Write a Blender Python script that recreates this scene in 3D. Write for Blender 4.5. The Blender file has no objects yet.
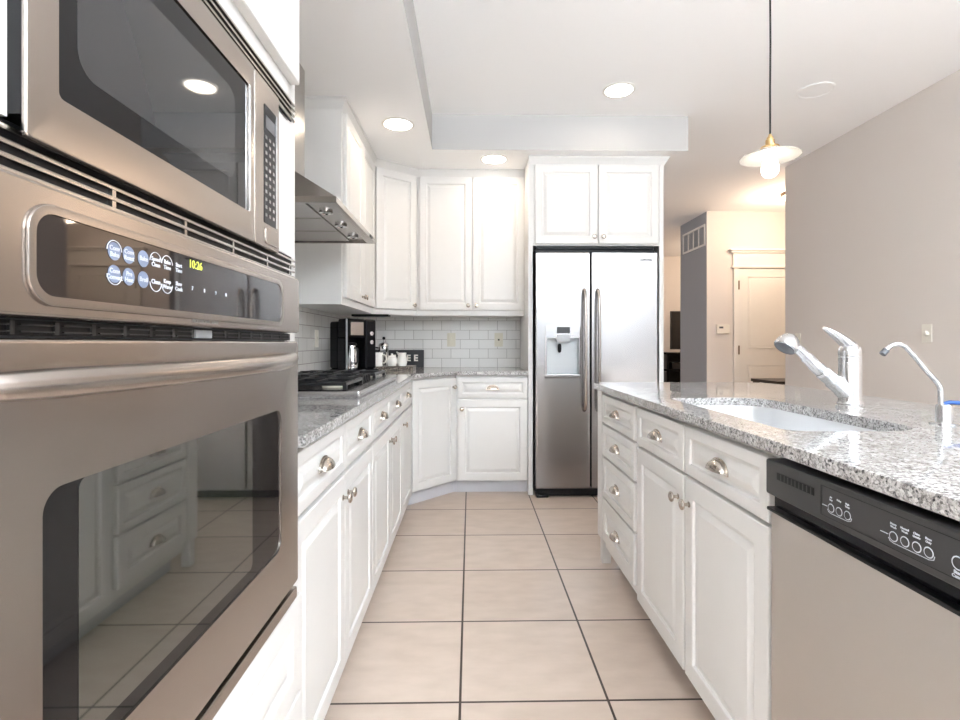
import bpy, bmesh, math, random
from mathutils import Matrix, Vector
PI = math.pi
random.seed(4)
sc = bpy.context.scene
C = bpy.data.collections.new('kitchen'); sc.collection.children.link(C)

# ------------------------------------------------------------------ camera, world, daylight, exposure
cam = bpy.data.cameras.new('camera'); camo = bpy.data.objects.new('camera', cam); C.objects.link(camo)
cam.sensor_fit = 'HORIZONTAL'; cam.sensor_width = 36.0; cam.lens = 36.0 * 511 / 960
cam.shift_y = -16.5 / 960; cam.clip_start = 0.02
camo.location = (0, 0, 1.12); camo.rotation_euler = (PI / 2, 0, -math.atan(9.6 / 511))
sc.camera = camo

wd = bpy.data.worlds.new('sky'); sc.world = wd; wd.use_nodes = True
bg = wd.node_tree.nodes['Background']; bg.inputs[0].default_value = (0.82, 0.91, 1.0, 1); bg.inputs[1].default_value = 1.1

def area_light(name, loc, rot, sx, sy, watts, col, shape='RECTANGLE', spread=PI):
    l = bpy.data.lights.new(name, 'AREA'); l.shape = shape; l.size = sx
    if shape == 'RECTANGLE': l.size_y = sy
    l.energy = watts; l.color = col
    l.spread = spread
    o = bpy.data.objects.new(name, l); C.objects.link(o)
    o.location = loc; o.rotation_euler = rot
    return o
# daylight at the big rear window wall and at the side windows behind the camera
area_light('daylight_rear', (1.0, -3.72, 1.55), (PI / 2 + 1.02, 0, 0), 3.5, 1.75, 430, (0.85, 0.93, 1.0), spread=math.radians(112))
area_light('daylight_side', (3.14, -1.85, 1.50), (PI / 2 + 1.10, 0, PI / 2), 3.0, 1.9, 235, (0.77, 0.885, 1.0), spread=math.radians(110))

area_light('living_fill', (-0.44, 6.6, 1.4), (PI / 2, 0, -PI / 2), 2.6, 1.5, 10, (0.85, 0.93, 1.0))  # added cool fill for the vent wall; the wall behind it has no window

sc.view_settings.view_transform = 'Standard'; sc.view_settings.look = 'None'
sc.view_settings.gamma = 1; sc.view_settings.use_curve_mapping = False
sc.view_settings.exposure = 0.70
sc.cycles.max_bounces = 14; sc.cycles.diffuse_bounces = 7; sc.cycles.glossy_bounces = 6

WARM = (1.0, 0.74, 0.50)

# ------------------------------------------------------------------ materials
def mat(name, col, rough=0.5, metal=0.0, spec=0.5, emit=None, estr=0.0, coat=0.0, ior=1.5):
    m = bpy.data.materials.new(name); m.use_nodes = True
    b = m.node_tree.nodes['Principled BSDF']
    b.inputs['Base Color'].default_value = (*col, 1); b.inputs['Roughness'].default_value = rough
    b.inputs['Metallic'].default_value = metal; b.inputs['Specular IOR Level'].default_value = spec
    b.inputs['IOR'].default_value = ior
    if coat: b.inputs['Coat Weight'].default_value = coat; b.inputs['Coat Roughness'].default_value = 0.05
    if emit: b.inputs['Emission Color'].default_value = (*emit, 1); b.inputs['Emission Strength'].default_value = estr
    return m
def nodes(m): return m.node_tree.nodes, m.node_tree.links, m.node_tree.nodes['Principled BSDF']
def ramp(n, stops, interp='LINEAR'):
    r = n.new('ShaderNodeValToRGB'); r.color_ramp.interpolation = interp
    e = r.color_ramp.elements
    while len(e) < len(stops): e.new(0.5)
    for k, (p, c) in enumerate(stops): e[k].position = p; e[k].color = (*c, 1)
    return r
def noise(n, l, scale, detail=2, vec=None):
    t = n.new('ShaderNodeTexNoise'); t.inputs['Scale'].default_value = scale; t.inputs['Detail'].default_value = detail
    if vec is not None: l.new(vec, t.inputs['Vector'])
    return t
def worldpos(n): return n.new('ShaderNodeNewGeometry').outputs['Position']
def mapped(n, l, vec, scale=(1, 1, 1), loc=(0, 0, 0), rot=(0, 0, 0)):
    mp = n.new('ShaderNodeMapping'); l.new(vec, mp.inputs['Vector'])
    mp.inputs['Scale'].default_value = scale; mp.inputs['Location'].default_value = loc; mp.inputs['Rotation'].default_value = rot
    return mp.outputs[0]
def bump(n, l, b, h, strength, dist=0.002):
    bp = n.new('ShaderNodeBump'); bp.inputs['Strength'].default_value = strength; bp.inputs['Distance'].default_value = dist
    l.new(h, bp.inputs['Height']); l.new(bp.outputs[0], b.inputs['Normal'])

def plaster(name, col, bumpy=0.15, scale=90):
    m = mat(name, col, 0.85, spec=0.25); n, l, b = nodes(m); p = worldpos(n)
    bump(n, l, b, noise(n, l, scale, 3, p).outputs[0], bumpy, 0.003)
    return m
def painted(name, col, rough=0.32):
    m = mat(name, col, rough, spec=0.45); n, l, b = nodes(m)
    t = noise(n, l, 14, 2, worldpos(n))
    r = ramp(n, [(0.3, tuple(c * 0.985 for c in col)), (0.7, col)]); l.new(t.outputs[0], r.inputs[0]); l.new(r.outputs[0], b.inputs['Base Color'])
    return m
def brushed(name, col, rough, stretch, metal=1.0, amt=0.015):
    """brushed metal: fine streaks along one axis"""
    m = mat(name, col, rough, metal); n, l, b = nodes(m)
    v = mapped(n, l, worldpos(n), stretch)
    t = noise(n, l, 1.0, 4, v)
    mr = n.new('ShaderNodeMapRange'); mr.inputs['To Min'].default_value = rough - amt / 2; mr.inputs['To Max'].default_value = rough + amt / 2
    l.new(t.outputs[0], mr.inputs['Value']); l.new(mr.outputs[0], b.inputs['Roughness'])
    return m

M = {}
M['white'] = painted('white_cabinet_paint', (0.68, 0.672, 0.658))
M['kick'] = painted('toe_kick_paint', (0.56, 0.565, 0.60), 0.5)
M['trimw'] = painted('white_trim_paint', (0.82, 0.80, 0.76), 0.4)
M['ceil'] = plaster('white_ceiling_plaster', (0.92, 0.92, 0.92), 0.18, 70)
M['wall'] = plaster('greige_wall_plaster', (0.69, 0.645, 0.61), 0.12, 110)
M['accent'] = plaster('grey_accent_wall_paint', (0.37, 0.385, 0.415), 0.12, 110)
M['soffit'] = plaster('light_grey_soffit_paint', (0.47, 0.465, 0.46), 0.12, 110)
M['steel'] = brushed('brushed_steel', (0.415, 0.372, 0.340), 0.26, (30, 30, 900), amt=0.012)
M['steel_v'] = brushed('brushed_steel_fridge', (0.34, 0.332, 0.332), 0.24, (5, 5, 380))
M['steel_dw'] = brushed('brushed_steel_dishwasher', (0.58, 0.545, 0.51), 0.50, (300, 300, 5))
M['hoodsteel'] = brushed('hood_steel', (0.45, 0.425, 0.40), 0.24, (200, 200, 5))
M['chrome'] = mat('chrome', (0.86, 0.86, 0.87), 0.10, 1.0)
M['satin'] = mat('satin_faucet_steel', (0.66, 0.66, 0.67), 0.22, 1.0)
M['nickel'] = mat('brushed_nickel', (0.54, 0.49, 0.44), 0.20, 1.0)
M['sinksteel'] = mat('sink_steel', (0.74, 0.745, 0.755), 0.38, 0.78)
M['blackglass'] = mat('black_glass', (0.006, 0.006, 0.007), 0.02, 0, 0.5, ior=1.38)
M['panelglass'] = mat('control_panel_glass', (0.012, 0.008, 0.007), 0.03, 0, 0.5, ior=1.9)
M['innerglass'] = mat('coated_inner_glass', (0.020, 0.021, 0.016), 0.03, 0, 0.5, ior=2.6)
M['ovenglass'] = mat('oven_window_glass', (0.009, 0.008, 0.008), 0.03, 0, 0.5, ior=1.36)
M['screen'] = mat('dotted_screen', (0.034, 0.034, 0.035), 0.04, 0, 0.5, ior=1.5)
M['black'] = mat('black_plastic', (0.006, 0.006, 0.007), 0.40, spec=0.25)
M['gloss'] = mat('black_gloss', (0.005, 0.005, 0.007), 0.16, spec=0.2)
M['charcoal'] = mat('charcoal_panel', (0.030, 0.0285, 0.0285), 0.30)
M['iron'] = mat('cast_iron', (0.010, 0.010, 0.011), 0.30)
M['grey'] = mat('grey_plastic', (0.42, 0.44, 0.46), 0.4)
M['darkgrey'] = mat('dark_grey_plastic', (0.10, 0.105, 0.115), 0.4)
M['cavity'] = mat('dispenser_grey', (0.50, 0.53, 0.55), 0.35)
M['ink'] = mat('white_print', (0.52, 0.55, 0.60), 0.5)
M['keyblue'] = mat('key_blue_grey', (0.16, 0.20, 0.29), 0.35)
M['greyink'] = mat('grey_print', (0.20, 0.19, 0.18), 0.5)
M['digits'] = mat('clock_digits', (0.3, 0.35, 0.05), 0.5, emit=(0.75, 0.85, 0.08), estr=0.55)
M['almond'] = mat('almond_plastic', (0.58, 0.545, 0.445), 0.4)
M['ivory'] = mat('ivory_plastic', (0.80, 0.77, 0.70), 0.4)
M['china'] = mat('white_china', (0.84, 0.83, 0.80), 0.15)
M['brass'] = mat('aged_brass', (0.72, 0.50, 0.24), 0.28, 1.0)
M['cord'] = mat('black_cord', (0.01, 0.01, 0.011), 0.6)
M['bronze'] = mat('bronze', (0.18, 0.12, 0.08), 0.4, 0.8)
M['lens'] = mat('lit_lens', (0.9, 0.9, 0.88), 0.4, emit=(1, 0.93, 0.82), estr=14)
M['bulb'] = mat('lit_bulb', (0.95, 0.93, 0.88), 0.3, emit=(1, 0.92, 0.80), estr=6)
M['dome'] = mat('lit_dome', (0.95, 0.9, 0.8), 0.4, emit=(1, 0.84, 0.62), estr=9)
M['blue'] = mat('blue_lever', (0.02, 0.08, 0.30), 0.3)
M['clear'] = mat('carafe_glass', (0.9, 0.9, 0.9), 0.03, ior=1.45)
nodes(M['clear'])[2].inputs['Transmission Weight'].default_value = 0.9
M['opal'] = mat('opal_glass', (0.93, 0.91, 0.87), 0.15, ior=1.45)
nodes(M['opal'])[2].inputs['Transmission Weight'].default_value = 0.45
M['wood'] = mat('dark_wood', (0.022, 0.015, 0.011), 0.35)

def tile_floor():
    m = mat('floor_tiles', (0.6, 0.5, 0.42), 0.34, spec=0.45); n, l, b = nodes(m); p = worldpos(n)
    v = mapped(n, l, p, (1, 1, 1), (0.032, -1.596 + 4 * 0.4635, 0))
    br = n.new('ShaderNodeTexBrick'); l.new(v, br.inputs['Vector']); br.offset = 0; br.squash = 1
    br.inputs['Scale'].default_value = 1; br.inputs['Brick Width'].default_value = 0.464; br.inputs['Row Height'].default_value = 0.4635
    br.inputs['Mortar Size'].default_value = 0.0042; br.inputs['Mortar Smooth'].default_value = 0.1
    br.inputs['Color1'].default_value = (0.520, 0.430, 0.365, 1); br.inputs['Color2'].default_value = (0.560, 0.467, 0.400, 1)
    br.inputs['Mortar'].default_value = (0.050, 0.036, 0.028, 1)
    t = noise(n, l, 1.0, 6, mapped(n, l, p, (7, 16, 7)))
    r = ramp(n, [(0.30, (0.91, 0.90, 0.885)), (0.66, (1.03, 1.03, 1.03))]); l.new(t.outputs[0], r.inputs[0])
    mx = n.new('ShaderNodeMix'); mx.data_type = 'RGBA'; mx.blend_type = 'MULTIPLY'; mx.inputs[0].default_value = 1
    l.new(br.outputs['Color'], mx.inputs[6]); l.new(r.outputs[0], mx.inputs[7]); l.new(mx.outputs[2], b.inputs['Base Color'])
    inv = n.new('ShaderNodeMath'); inv.operation = 'SUBTRACT'; inv.inputs[0].default_value = 1; l.new(br.outputs['Fac'], inv.inputs[1])
    bump(n, l, b, inv.outputs[0], 0.6, 0.002)
    return m
M['floor'] = tile_floor()

def subway(name, side, loc):
    m = mat(name, (0.7, 0.7, 0.68), 0.10); n, l, b = nodes(m); p = worldpos(n)
    sp = n.new('ShaderNodeSeparateXYZ'); cb = n.new('ShaderNodeCombineXYZ'); l.new(p, sp.inputs[0])
    l.new(sp.outputs[1 if side else 0], cb.inputs[0]); l.new(sp.outputs[2], cb.inputs[1])
    v = mapped(n, l, cb.outputs[0], (1, 1, 1), loc)
    br = n.new('ShaderNodeTexBrick'); l.new(v, br.inputs['Vector']); br.offset = 0.5
    br.inputs['Scale'].default_value = 1; br.inputs['Brick Width'].default_value = 0.159; br.inputs['Row Height'].default_value = 0.080
    br.inputs['Mortar Size'].default_value = 0.0017; br.inputs['Mortar Smooth'].default_value = 0.15
    br.inputs['Color1'].default_value = (0.66, 0.652, 0.635, 1); br.inputs['Color2'].default_value = (0.71, 0.703, 0.685, 1)
    br.inputs['Mortar'].default_value = (0.27, 0.25, 0.235, 1)
    l.new(br.outputs['Color'], b.inputs['Base Color'])
    t = noise(n, l, 9, 2, p)
    mm = n.new('ShaderNodeMath'); mm.operation = 'MULTIPLY_ADD'; mm.inputs[1].default_value = -1.0
    l.new(br.outputs['Fac'], mm.inputs[0]); l.new(t.outputs[0], mm.inputs[2])
    bump(n, l, b, mm.outputs[0], 0.35, 0.002)
    return m
# wall X/Z -> texture XY
M['subway_back'] = subway('subway_tile_back', 0, (0.166, -0.914 + 0.16 * 6, 0))
M['subway_left'] = subway('subway_tile_left', 1, (0.05, -0.914 + 0.16 * 6, 0))

def granite():
    m = mat('granite', (0.5, 0.5, 0.5), 0.06, spec=0.6); n, l, b = nodes(m); p = worldpos(n)
    def vor(scale):
        v = n.new('ShaderNodeTexVoronoi'); v.inputs['Scale'].default_value = scale; l.new(p, v.inputs['Vector'])
        s = n.new('ShaderNodeSeparateColor'); l.new(v.outputs['Color'], s.inputs[0]); return s.outputs[0]
    r1 = ramp(n, [(0.0, (0.035, 0.036, 0.040)), (0.15, (0.13, 0.13, 0.134)), (0.30, (0.32, 0.318, 0.317)), (0.52, (0.48, 0.475, 0.468)), (0.78, (0.63, 0.63, 0.628))], 'CONSTANT')
    l.new(vor(205), r1.inputs[0])
    r2 = ramp(n, [(0.0, (0.10, 0.10, 0.105)), (0.24, (0.40, 0.38, 0.36)), (0.60, (0.62, 0.61, 0.60))], 'CONSTANT')
    l.new(vor(380), r2.inputs[0])
    mx = n.new('ShaderNodeMix'); mx.data_type = 'RGBA'; mx.inputs[0].default_value = 0.38
    l.new(r1.outputs[0], mx.inputs[6]); l.new(r2.outputs[0], mx.inputs[7])
    t = noise(n, l, 26, 3, p); r3 = ramp(n, [(0.35, (0.78, 0.76, 0.75)), (0.6, (1, 1, 1))]); l.new(t.outputs[0], r3.inputs[0])
    m2 = n.new('ShaderNodeMix'); m2.data_type = 'RGBA'; m2.blend_type = 'MULTIPLY'; m2.inputs[0].default_value = 1
    l.new(mx.outputs[2], m2.inputs[6]); l.new(r3.outputs[0], m2.inputs[7]); l.new(m2.outputs[2], b.inputs['Base Color'])
    return m
M['granite'] = granite()

def hammered():
    m = mat('speckled_tray', (0.3, 0.26, 0.22), 0.35, 0.3); n, l, b = nodes(m)
    t = noise(n, l, 120, 3, worldpos(n)); r = ramp(n, [(0.42, (0.03, 0.025, 0.022)), (0.55, (0.26, 0.22, 0.18)), (0.70, (0.60, 0.55, 0.48))])
    l.new(t.outputs[0], r.inputs[0]); l.new(r.outputs[0], b.inputs['Base Color']); return m
M['tray'] = hammered()

# ------------------------------------------------------------------ mesh helpers
W = {}
def new(): return bmesh.new()
def quad(bm, a, b, c, d): return bm.faces.new([a, b, c, d])
def box(bm, x0, x1, y0, y1, z0, z1, bev=0.0, seg=2, Mx=None):
    T = Matrix.Translation(((x0 + x1) / 2, (y0 + y1) / 2, (z0 + z1) / 2)) @ Matrix.Diagonal((abs(x1 - x0), abs(y1 - y0), abs(z1 - z0), 1))
    r = bmesh.ops.create_cube(bm, size=1, matrix=T); vs = r['verts']
    if bev:
        es = list({e for v in vs for e in v.link_edges})
        g = bmesh.ops.bevel(bm, geom=es, offset=bev, segments=seg, profile=0.5, affect='EDGES')
        vs = list({v for f in g['faces'] for v in f.verts} | {v for v in vs if v.is_valid})
    if Mx is not None: bmesh.ops.transform(bm, matrix=Mx, verts=vs)
    return bm
def loft(bm, loops, cap0=True, cap1=True, closed=True):
    rows = [[bm.verts.new(p) for p in lp] for lp in loops]
    n = len(rows[0]); last = n if closed else n - 1
    for a, b in zip(rows, rows[1:]):
        for i in range(last):
            j = (i + 1) % n
            bm.faces.new([a[i], a[j], b[j], b[i]])
    if cap0: bm.faces.new(rows[0][::-1])
    if cap1: bm.faces.new(rows[-1])
    return bm
def tube(bm, pts, r, n=14, caps=True):
    pts = [Vector(p) for p in pts]; k = len(pts)
    rs = list(r) if isinstance(r, (list, tuple)) else [r] * k
    tg = []
    for i in range(k):
        a = pts[max(i - 1, 0)]; b = pts[min(i + 1, k - 1)]; tg.append((b - a).normalized())
    up = Vector((0, 0, 1)) if abs(tg[0].z) < 0.9 else Vector((1, 0, 0))
    u = tg[0].cross(up).normalized(); loops = []
    for i in range(k):
        if i: u = (u - tg[i] * u.dot(tg[i])).normalized()
        v = tg[i].cross(u)
        loops.append([pts[i] + (u * math.cos(2 * PI * q / n) + v * math.sin(2 * PI * q / n)) * rs[i] for q in range(n)])
    return loft(bm, loops, caps, caps)
def cyl(bm, p0, p1, r0, r1=None, n=28): return tube(bm, [p0, p1], [r0, r0 if r1 is None else r1], n)
def lathe(bm, prof, Mx=None, n=32):
    """profile of (radius, height), spun about local z"""
    Mx = Mx or Matrix(); loops = []
    for r, z in prof: loops.append([Mx @ Vector((max(r, 1e-4) * math.cos(2 * PI * q / n), max(r, 1e-4) * math.sin(2 * PI * q / n), z)) for q in range(n)])
    return loft(bm, loops)
def smooth_path(pts, n=8):
    """Catmull-Rom through the points"""
    P = [Vector(p) for p in pts]; out = []
    for i in range(len(P) - 1):
        a, b, c, d = P[max(i - 1, 0)], P[i], P[i + 1], P[min(i + 2, len(P) - 1)]
        for k in range(n):
            t = k / n
            out.append(0.5 * ((2 * b) + (c - a) * t + (2 * a - 5 * b + 4 * c - d) * t * t + (3 * b - a - 3 * c + d) * t ** 3))
    return out + [P[-1]]
def rrect(x0, x1, y0, y1, r, n=6):
    """rounded rectangle, counter-clockwise; r: one radius or four (from x1,y1 round)"""
    rs = r if isinstance(r, (list, tuple)) else [r] * 4; out = []
    for (cx, cy, sx, sy, a0), q in zip(((x1, y1, -1, -1, 0), (x0, y1, 1, -1, 90), (x0, y0, 1, 1, 180), (x1, y0, -1, 1, 270)), rs):
        for k in range(n + 1):
            a = math.radians(a0 + 90 * k / n); out.append((cx + sx * q + q * math.cos(a), cy + sy * q + q * math.sin(a)))
    return out
def circle(cx, cy, r, n=32): return [(cx + r * math.cos(2 * PI * k / n), cy + r * math.sin(2 * PI * k / n)) for k in range(n)]
def offset(poly, d):
    """move a counter-clockwise polygon inwards by d"""
    out = []; n = len(poly)
    for i in range(n):
        p0, p1, p2 = Vector(poly[i - 1]), Vector(poly[i]), Vector(poly[(i + 1) % n])
        e0 = (p1 - p0); e1 = (p2 - p1)
        if e0.length < 1e-7: e0 = e1
        if e1.length < 1e-7: e1 = e0
        e0 = e0.normalized(); e1 = e1.normalized()
        n0 = Vector((-e0.y, e0.x)); n1 = Vector((-e1.y, e1.x)); m = n0 + n1; m = m / max(m.length_squared / 2, 0.2)
        out.append(tuple(p1 + m * d))
    return out
def slab(bm, outer, z0, z1, holes=(), bev=0.0, Mx=None):
    """a plate with holes; its outline eased by bev"""
    Mx = Mx or Matrix()
    def ring(poly, z): return [bm.verts.new(Mx @ Vector((x, y, z))) for x, y in poly]
    def wall(a, b):
        for i in range(len(a)): bm.faces.new([a[i], a[(i + 1) % len(a)], b[(i + 1) % len(a)], b[i]])
    if bev:
        ins = offset(outer, bev); ins2 = offset(outer, bev * 0.3)
        rings = [ring(ins, z0), ring(ins2, z0 + bev * 0.3), ring(outer, z0 + bev), ring(outer, z1 - bev), ring(ins2, z1 - bev * 0.3), ring(ins, z1)]
    else: rings = [ring(outer, z0), ring(outer, z1)]
    for a, b in zip(rings, rings[1:]): wall(a, b)
    tops, bots = [rings[-1]], [rings[0]]
    for h in holes:
        a = ring(h, z0); b = ring(h, z1); wall(b, a); tops.append(b); bots.append(a)
    for group in (tops, bots):
        if len(group) == 1: bm.faces.new(group[0]).material_index = 1; continue
        es = []
        for rg in group:
            for i in range(len(rg)):
                e = bm.edges.get((rg[i], rg[(i + 1) % len(rg)])) or bm.edges.new((rg[i], rg[(i + 1) % len(rg)])); es.append(e)
        gg = bmesh.ops.triangle_fill(bm, use_beauty=True, use_dissolve=False, edges=es)['geom']
        for f in gg:
            if isinstance(f, bmesh.types.BMFace): f.material_index = 1
    return bm
def sweep(bm, path, prof):
    """moulding: closed profile of (outwards, z) along an open path, outwards = right of travel"""
    P = [Vector(p) for p in path]; loops = []
    for i in range(len(P)):
        d0 = (P[i] - P[i - 1]).normalized() if i else None
        d1 = (P[i + 1] - P[i]).normalized() if i < len(P) - 1 else None
        if d0 is None: d0 = d1
        if d1 is None: d1 = d0
        n0 = Vector((d0.y, -d0.x)); n1 = Vector((d1.y, -d1.x)); m = n0 + n1; m = m / (m.length_squared / 2)
        loops.append([(P[i].x + m.x * o, P[i].y + m.y * o, z) for o, z in prof])
    return loft(bm, loops)
def text_bm(s, size, Mx, thick=0.0003, align='CENTER', bold=0.0):
    cu = bpy.data.curves.new('lettering', 'FONT'); cu.body = s; cu.size = size; cu.align_x = align; cu.align_y = 'CENTER'; cu.extrude = thick; cu.offset = bold
    cu.resolution_u = 3
    o = bpy.data.objects.new('lettering', cu); sc.collection.objects.link(o); bpy.context.view_layer.update()
    me = bpy.data.meshes.new_from_object(o.evaluated_get(bpy.context.evaluated_depsgraph_get()))
    bm = new(); bm.from_mesh(me); bm.transform(Mx)
    bpy.data.objects.remove(o); bpy.data.meshes.remove(me); bpy.data.curves.remove(cu)
    return bm
def join(bm, other):
    me = bpy.data.meshes.new('tmp'); other.to_mesh(me); other.free(); bm.from_mesh(me); bpy.data.meshes.remove(me); return bm
def FM(o, n):
    """face frame: local x along the face, y up, z out of it"""
    n = Vector((n[0], n[1], 0)).normalized(); u = Vector((-n.y, n.x, 0))
    return Matrix(((u.x, 0, n.x, o[0]), (u.y, 0, n.y, o[1]), (0, 1, 0, o[2]), (0, 0, 0, 1)))

# ------------------------------------------------------------------ object helpers
def tag(o, label, cat, group=None):
    o['label'] = label; o['category'] = cat
    if group: o['group'] = group
    return o
def thing(name, label, cat, loc=(0, 0, 0), group=None):
    o = bpy.data.objects.new(name, None); o.empty_display_size = 0.05; C.objects.link(o)
    o.location = loc; W[o] = Matrix.Translation(loc); return tag(o, label, cat, group)
def mesh_of(name, bm, m, ang=0.55):
    bmesh.ops.recalc_face_normals(bm, faces=bm.faces[:])
    me = bpy.data.meshes.new(name); bm.to_mesh(me); bm.free()
    me.materials.append(M[m] if isinstance(m, str) else m)
    me.polygons.foreach_set('use_smooth', [p.material_index == 0 for p in me.polygons]); me.polygons.foreach_set('material_index', [0] * len(me.polygons)); me.set_sharp_from_angle(angle=ang)
    return me
def weigh(o):
    w = o.modifiers.new('weighted_normal', 'WEIGHTED_NORMAL'); w.keep_sharp = True; w.mode = 'FACE_AREA_WITH_ANGLE'
def obj(name, bm, m, parent=None, loc=None, ang=0.55):
    """bm is in world coordinates; the object's origin goes to the parent's (or to loc)"""
    base = W[parent] if parent is not None else Matrix.Translation(loc or (0, 0, 0))
    bm.transform(base.inverted()); o = bpy.data.objects.new(name, mesh_of(name, bm, m, ang)); C.objects.link(o); weigh(o)
    if parent is not None: o.parent = parent
    else: o.matrix_world = base
    W[o] = base.copy(); return o
def put(name, me, parent, Mw):
    """a shared mesh placed by a world matrix under a parent"""
    o = bpy.data.objects.new(name, me); C.objects.link(o); weigh(o)
    if parent is not None: o.parent = parent; o.matrix_basis = W[parent].inverted() @ Mw
    else: o.matrix_basis = Mw
    W[o] = Mw.copy(); return o
def struct(name, bm, m, parent=None):
    o = obj(name, bm, m, parent)
    if parent is None: o['kind'] = 'structure'
    return o

# ------------------------------------------------------------------ room shell
XL, YB, XR, ZC, ZS, YR = -1.03, 4.38, 2.91, 2.75, 2.50, -3.60
struct('floor', box(new(), XL - 0.1, 6.1, YR - 0.1, 9.6, -0.06, 0), 'floor')
struct('ceiling', box(new(), XL - 0.1, 6.1, YR - 0.1, 9.6, ZC, ZC + 0.08), 'ceil')
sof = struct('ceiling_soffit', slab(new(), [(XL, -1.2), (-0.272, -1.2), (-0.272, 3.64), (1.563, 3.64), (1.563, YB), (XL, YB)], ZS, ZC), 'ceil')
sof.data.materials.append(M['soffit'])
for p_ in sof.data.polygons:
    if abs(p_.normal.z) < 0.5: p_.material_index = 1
struct('wall_left', box(new(), XL - 0.1, XL, YR, YB + 0.12, 0, ZC), 'wall')
struct('wall_back', box(new(), XL, 1.50, YB, YB + 0.12, 0, ZC), 'wall')
bm = new(); box(bm, XR, XR + 0.12, YR, -3.4, 0, ZC); box(bm, XR, XR + 0.12, -0.3, 4.67, 0, ZC)
box(bm, XR, XR + 0.12, -3.4, -0.3, 0, 0.5); box(bm, XR, XR + 0.12, -3.4, -0.3, 2.5, ZC)
struct('wall_right', bm, 'wall')
struct('wall_hall_side', box(new(), XR + 0.12, 6.0, 4.55, 4.67, 0, ZC), 'wall')
wh = struct('wall_hall', box(new(), 2.915, 6.0, 6.25, 7.04, 0, ZC), 'wall')
wh.data.materials.append(M['accent'])
for p_ in wh.data.polygons:
    if p_.normal.x < -0.5: p_.material_index = 1
struct('wall_far', box(new(), -0.5, 6.1, 9.5, 9.6, 0, ZC), 'wall')
struct('wall_far_left', box(new(), -0.6, -0.5, YB + 0.12, 9.6, 0, ZC), 'wall')
struct('wall_far_right', box(new(), 6.0, 6.1, 4.55, 9.5, 0, ZC), 'wall')
bm = new(); box(bm, XL, -0.85, YR - 0.1, YR, 0, ZC); box(bm, 2.8, XR, YR - 0.1, YR, 0, ZC)
box(bm, -0.85, 2.8, YR - 0.1, YR, 0, 0.65); box(bm, -0.85, 2.8, YR - 0.1, YR, 2.45, ZC); struct('wall_rear', bm, 'wall')
bm = new()
for x in (-0.85, 0.34, 1.55, 2.74): box(bm, x, x + 0.06, YR - 0.08, YR + 0.01, 0.65, 2.45)
for z in (0.65, 2.39): box(bm, -0.85, 2.8, YR - 0.08, YR + 0.012, z, z + 0.06)
struct('window_1', bm, 'trimw')
bm = new()
for y in (-3.4, -2.4, -1.38, -0.36): box(bm, XR + 0.01, XR + 0.1, y, y + 0.06, 0.5, 2.5)
for z in (0.5, 2.44): box(bm, XR + 0.008, XR + 0.1, -3.4, -0.3, z, z + 0.06)
struct('window_2', bm, 'trimw')
bm = new()
for y0, y1 in ((YR + 0.01, 4.67),): box(bm, XR - 0.014, XR, y0, y1, 0, 0.13, 0.004)
struct('baseboard_right', bm, 'trimw')
struct('baseboard_hall', box(new(), 2.93, 3.23, 6.236, 6.25, 0, 0.13, 0.004), 'trimw')
# tiled splashbacks
struct('trim_1', box(new(), XL, 0.427, YB - 0.010, YB, 0.914, 1.40), 'subway_back')
struct('trim_2', box(new(), XL, XL + 0.010, 1.18, YB - 0.010, 0.914, 1.70), 'subway_left')

# hall door
d = bpy.data.objects.new('door_1', None); C.objects.link(d); d['kind'] = 'structure'; d.location = (3.3, 6.25, 0); W[d] = Matrix.Translation(d.location)
bm = new(); box(bm, 3.242, 3.30, 6.225, 6.25, 0, 2.05, 0.003); box(bm, 4.10, 4.16, 6.225, 6.25, 0, 2.05, 0.003)
obj('casing', bm, 'trimw', d)
bm = new(); box(bm, 3.215, 4.19, 6.215, 6.25, 2.05, 2.078, 0.004); box(bm, 3.235, 4.17, 6.225, 6.25, 2.078, 2.235); box(bm, 3.205, 4.20, 6.205, 6.25, 2.235, 2.258, 0.004); box(bm, 3.185, 4.22, 6.185, 6.25, 2.258, 2.282, 0.006)
obj('header', bm, 'trimw', d)
def raised_panel(bm, w, h, t, frame=0.055, Mx=None, x0=0.0, y0=0.0):
    """a cabinet front with a raised field, all in one surface"""
    prof = [(0, 0), (0, t - 0.004), (0.0015, t - 0.0012), (0.005, t), (frame, t), (frame + 0.004, t - 0.0015), (frame + 0.007, t - 0.0075), (frame + 0.013, t - 0.0085),
            (frame + 0.032, t - 0.0020), (frame + 0.036, t - 0.0008)]
    lim = min(w, h) / 2 - 0.006
    loops = []
    for i, z in prof:
        i = min(i, lim)
        loops.append([(Mx or Matrix()) @ Vector(p) for p in ((x0 + i, y0 + i, z), (x0 + w - i, y0 + i, z), (x0 + w - i, y0 + h - i, z), (x0 + i, y0 + h - i, z))])
    return loft(bm, loops)
fm = FM((3.30, 6.245, 0), (0, -1))
bm = new(); box(bm, 3.302, 4.098, 6.236, 6.25, 0.01, 2.045)
for z0, z1 in ((1.065, 1.945), (0.15, 0.86)):
    for q in range(1):
        raised_panel(bm, 0.56, z1 - z0, 0.010, 0.0, fm @ Matrix.Translation((0.12, z0, 0.008)))
obj('door_slab', bm, 'trimw', d)
for z in (1.84, 1.04, 0.24): obj('hinge', box(new(), 3.294, 3.312, 6.222, 6.236, z - 0.055, z + 0.055, 0.002), 'bronze', d)
obj('door_knob', lathe(new(), [(0.028, 0), (0.028, 0.006), (0.012, 0.01), (0.012, 0.03), (0.026, 0.045), (0.026, 0.06), (0.012, 0.068)], FM((4.03, 6.236, 0.97), (0, -1))), 'bronze', d)

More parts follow.
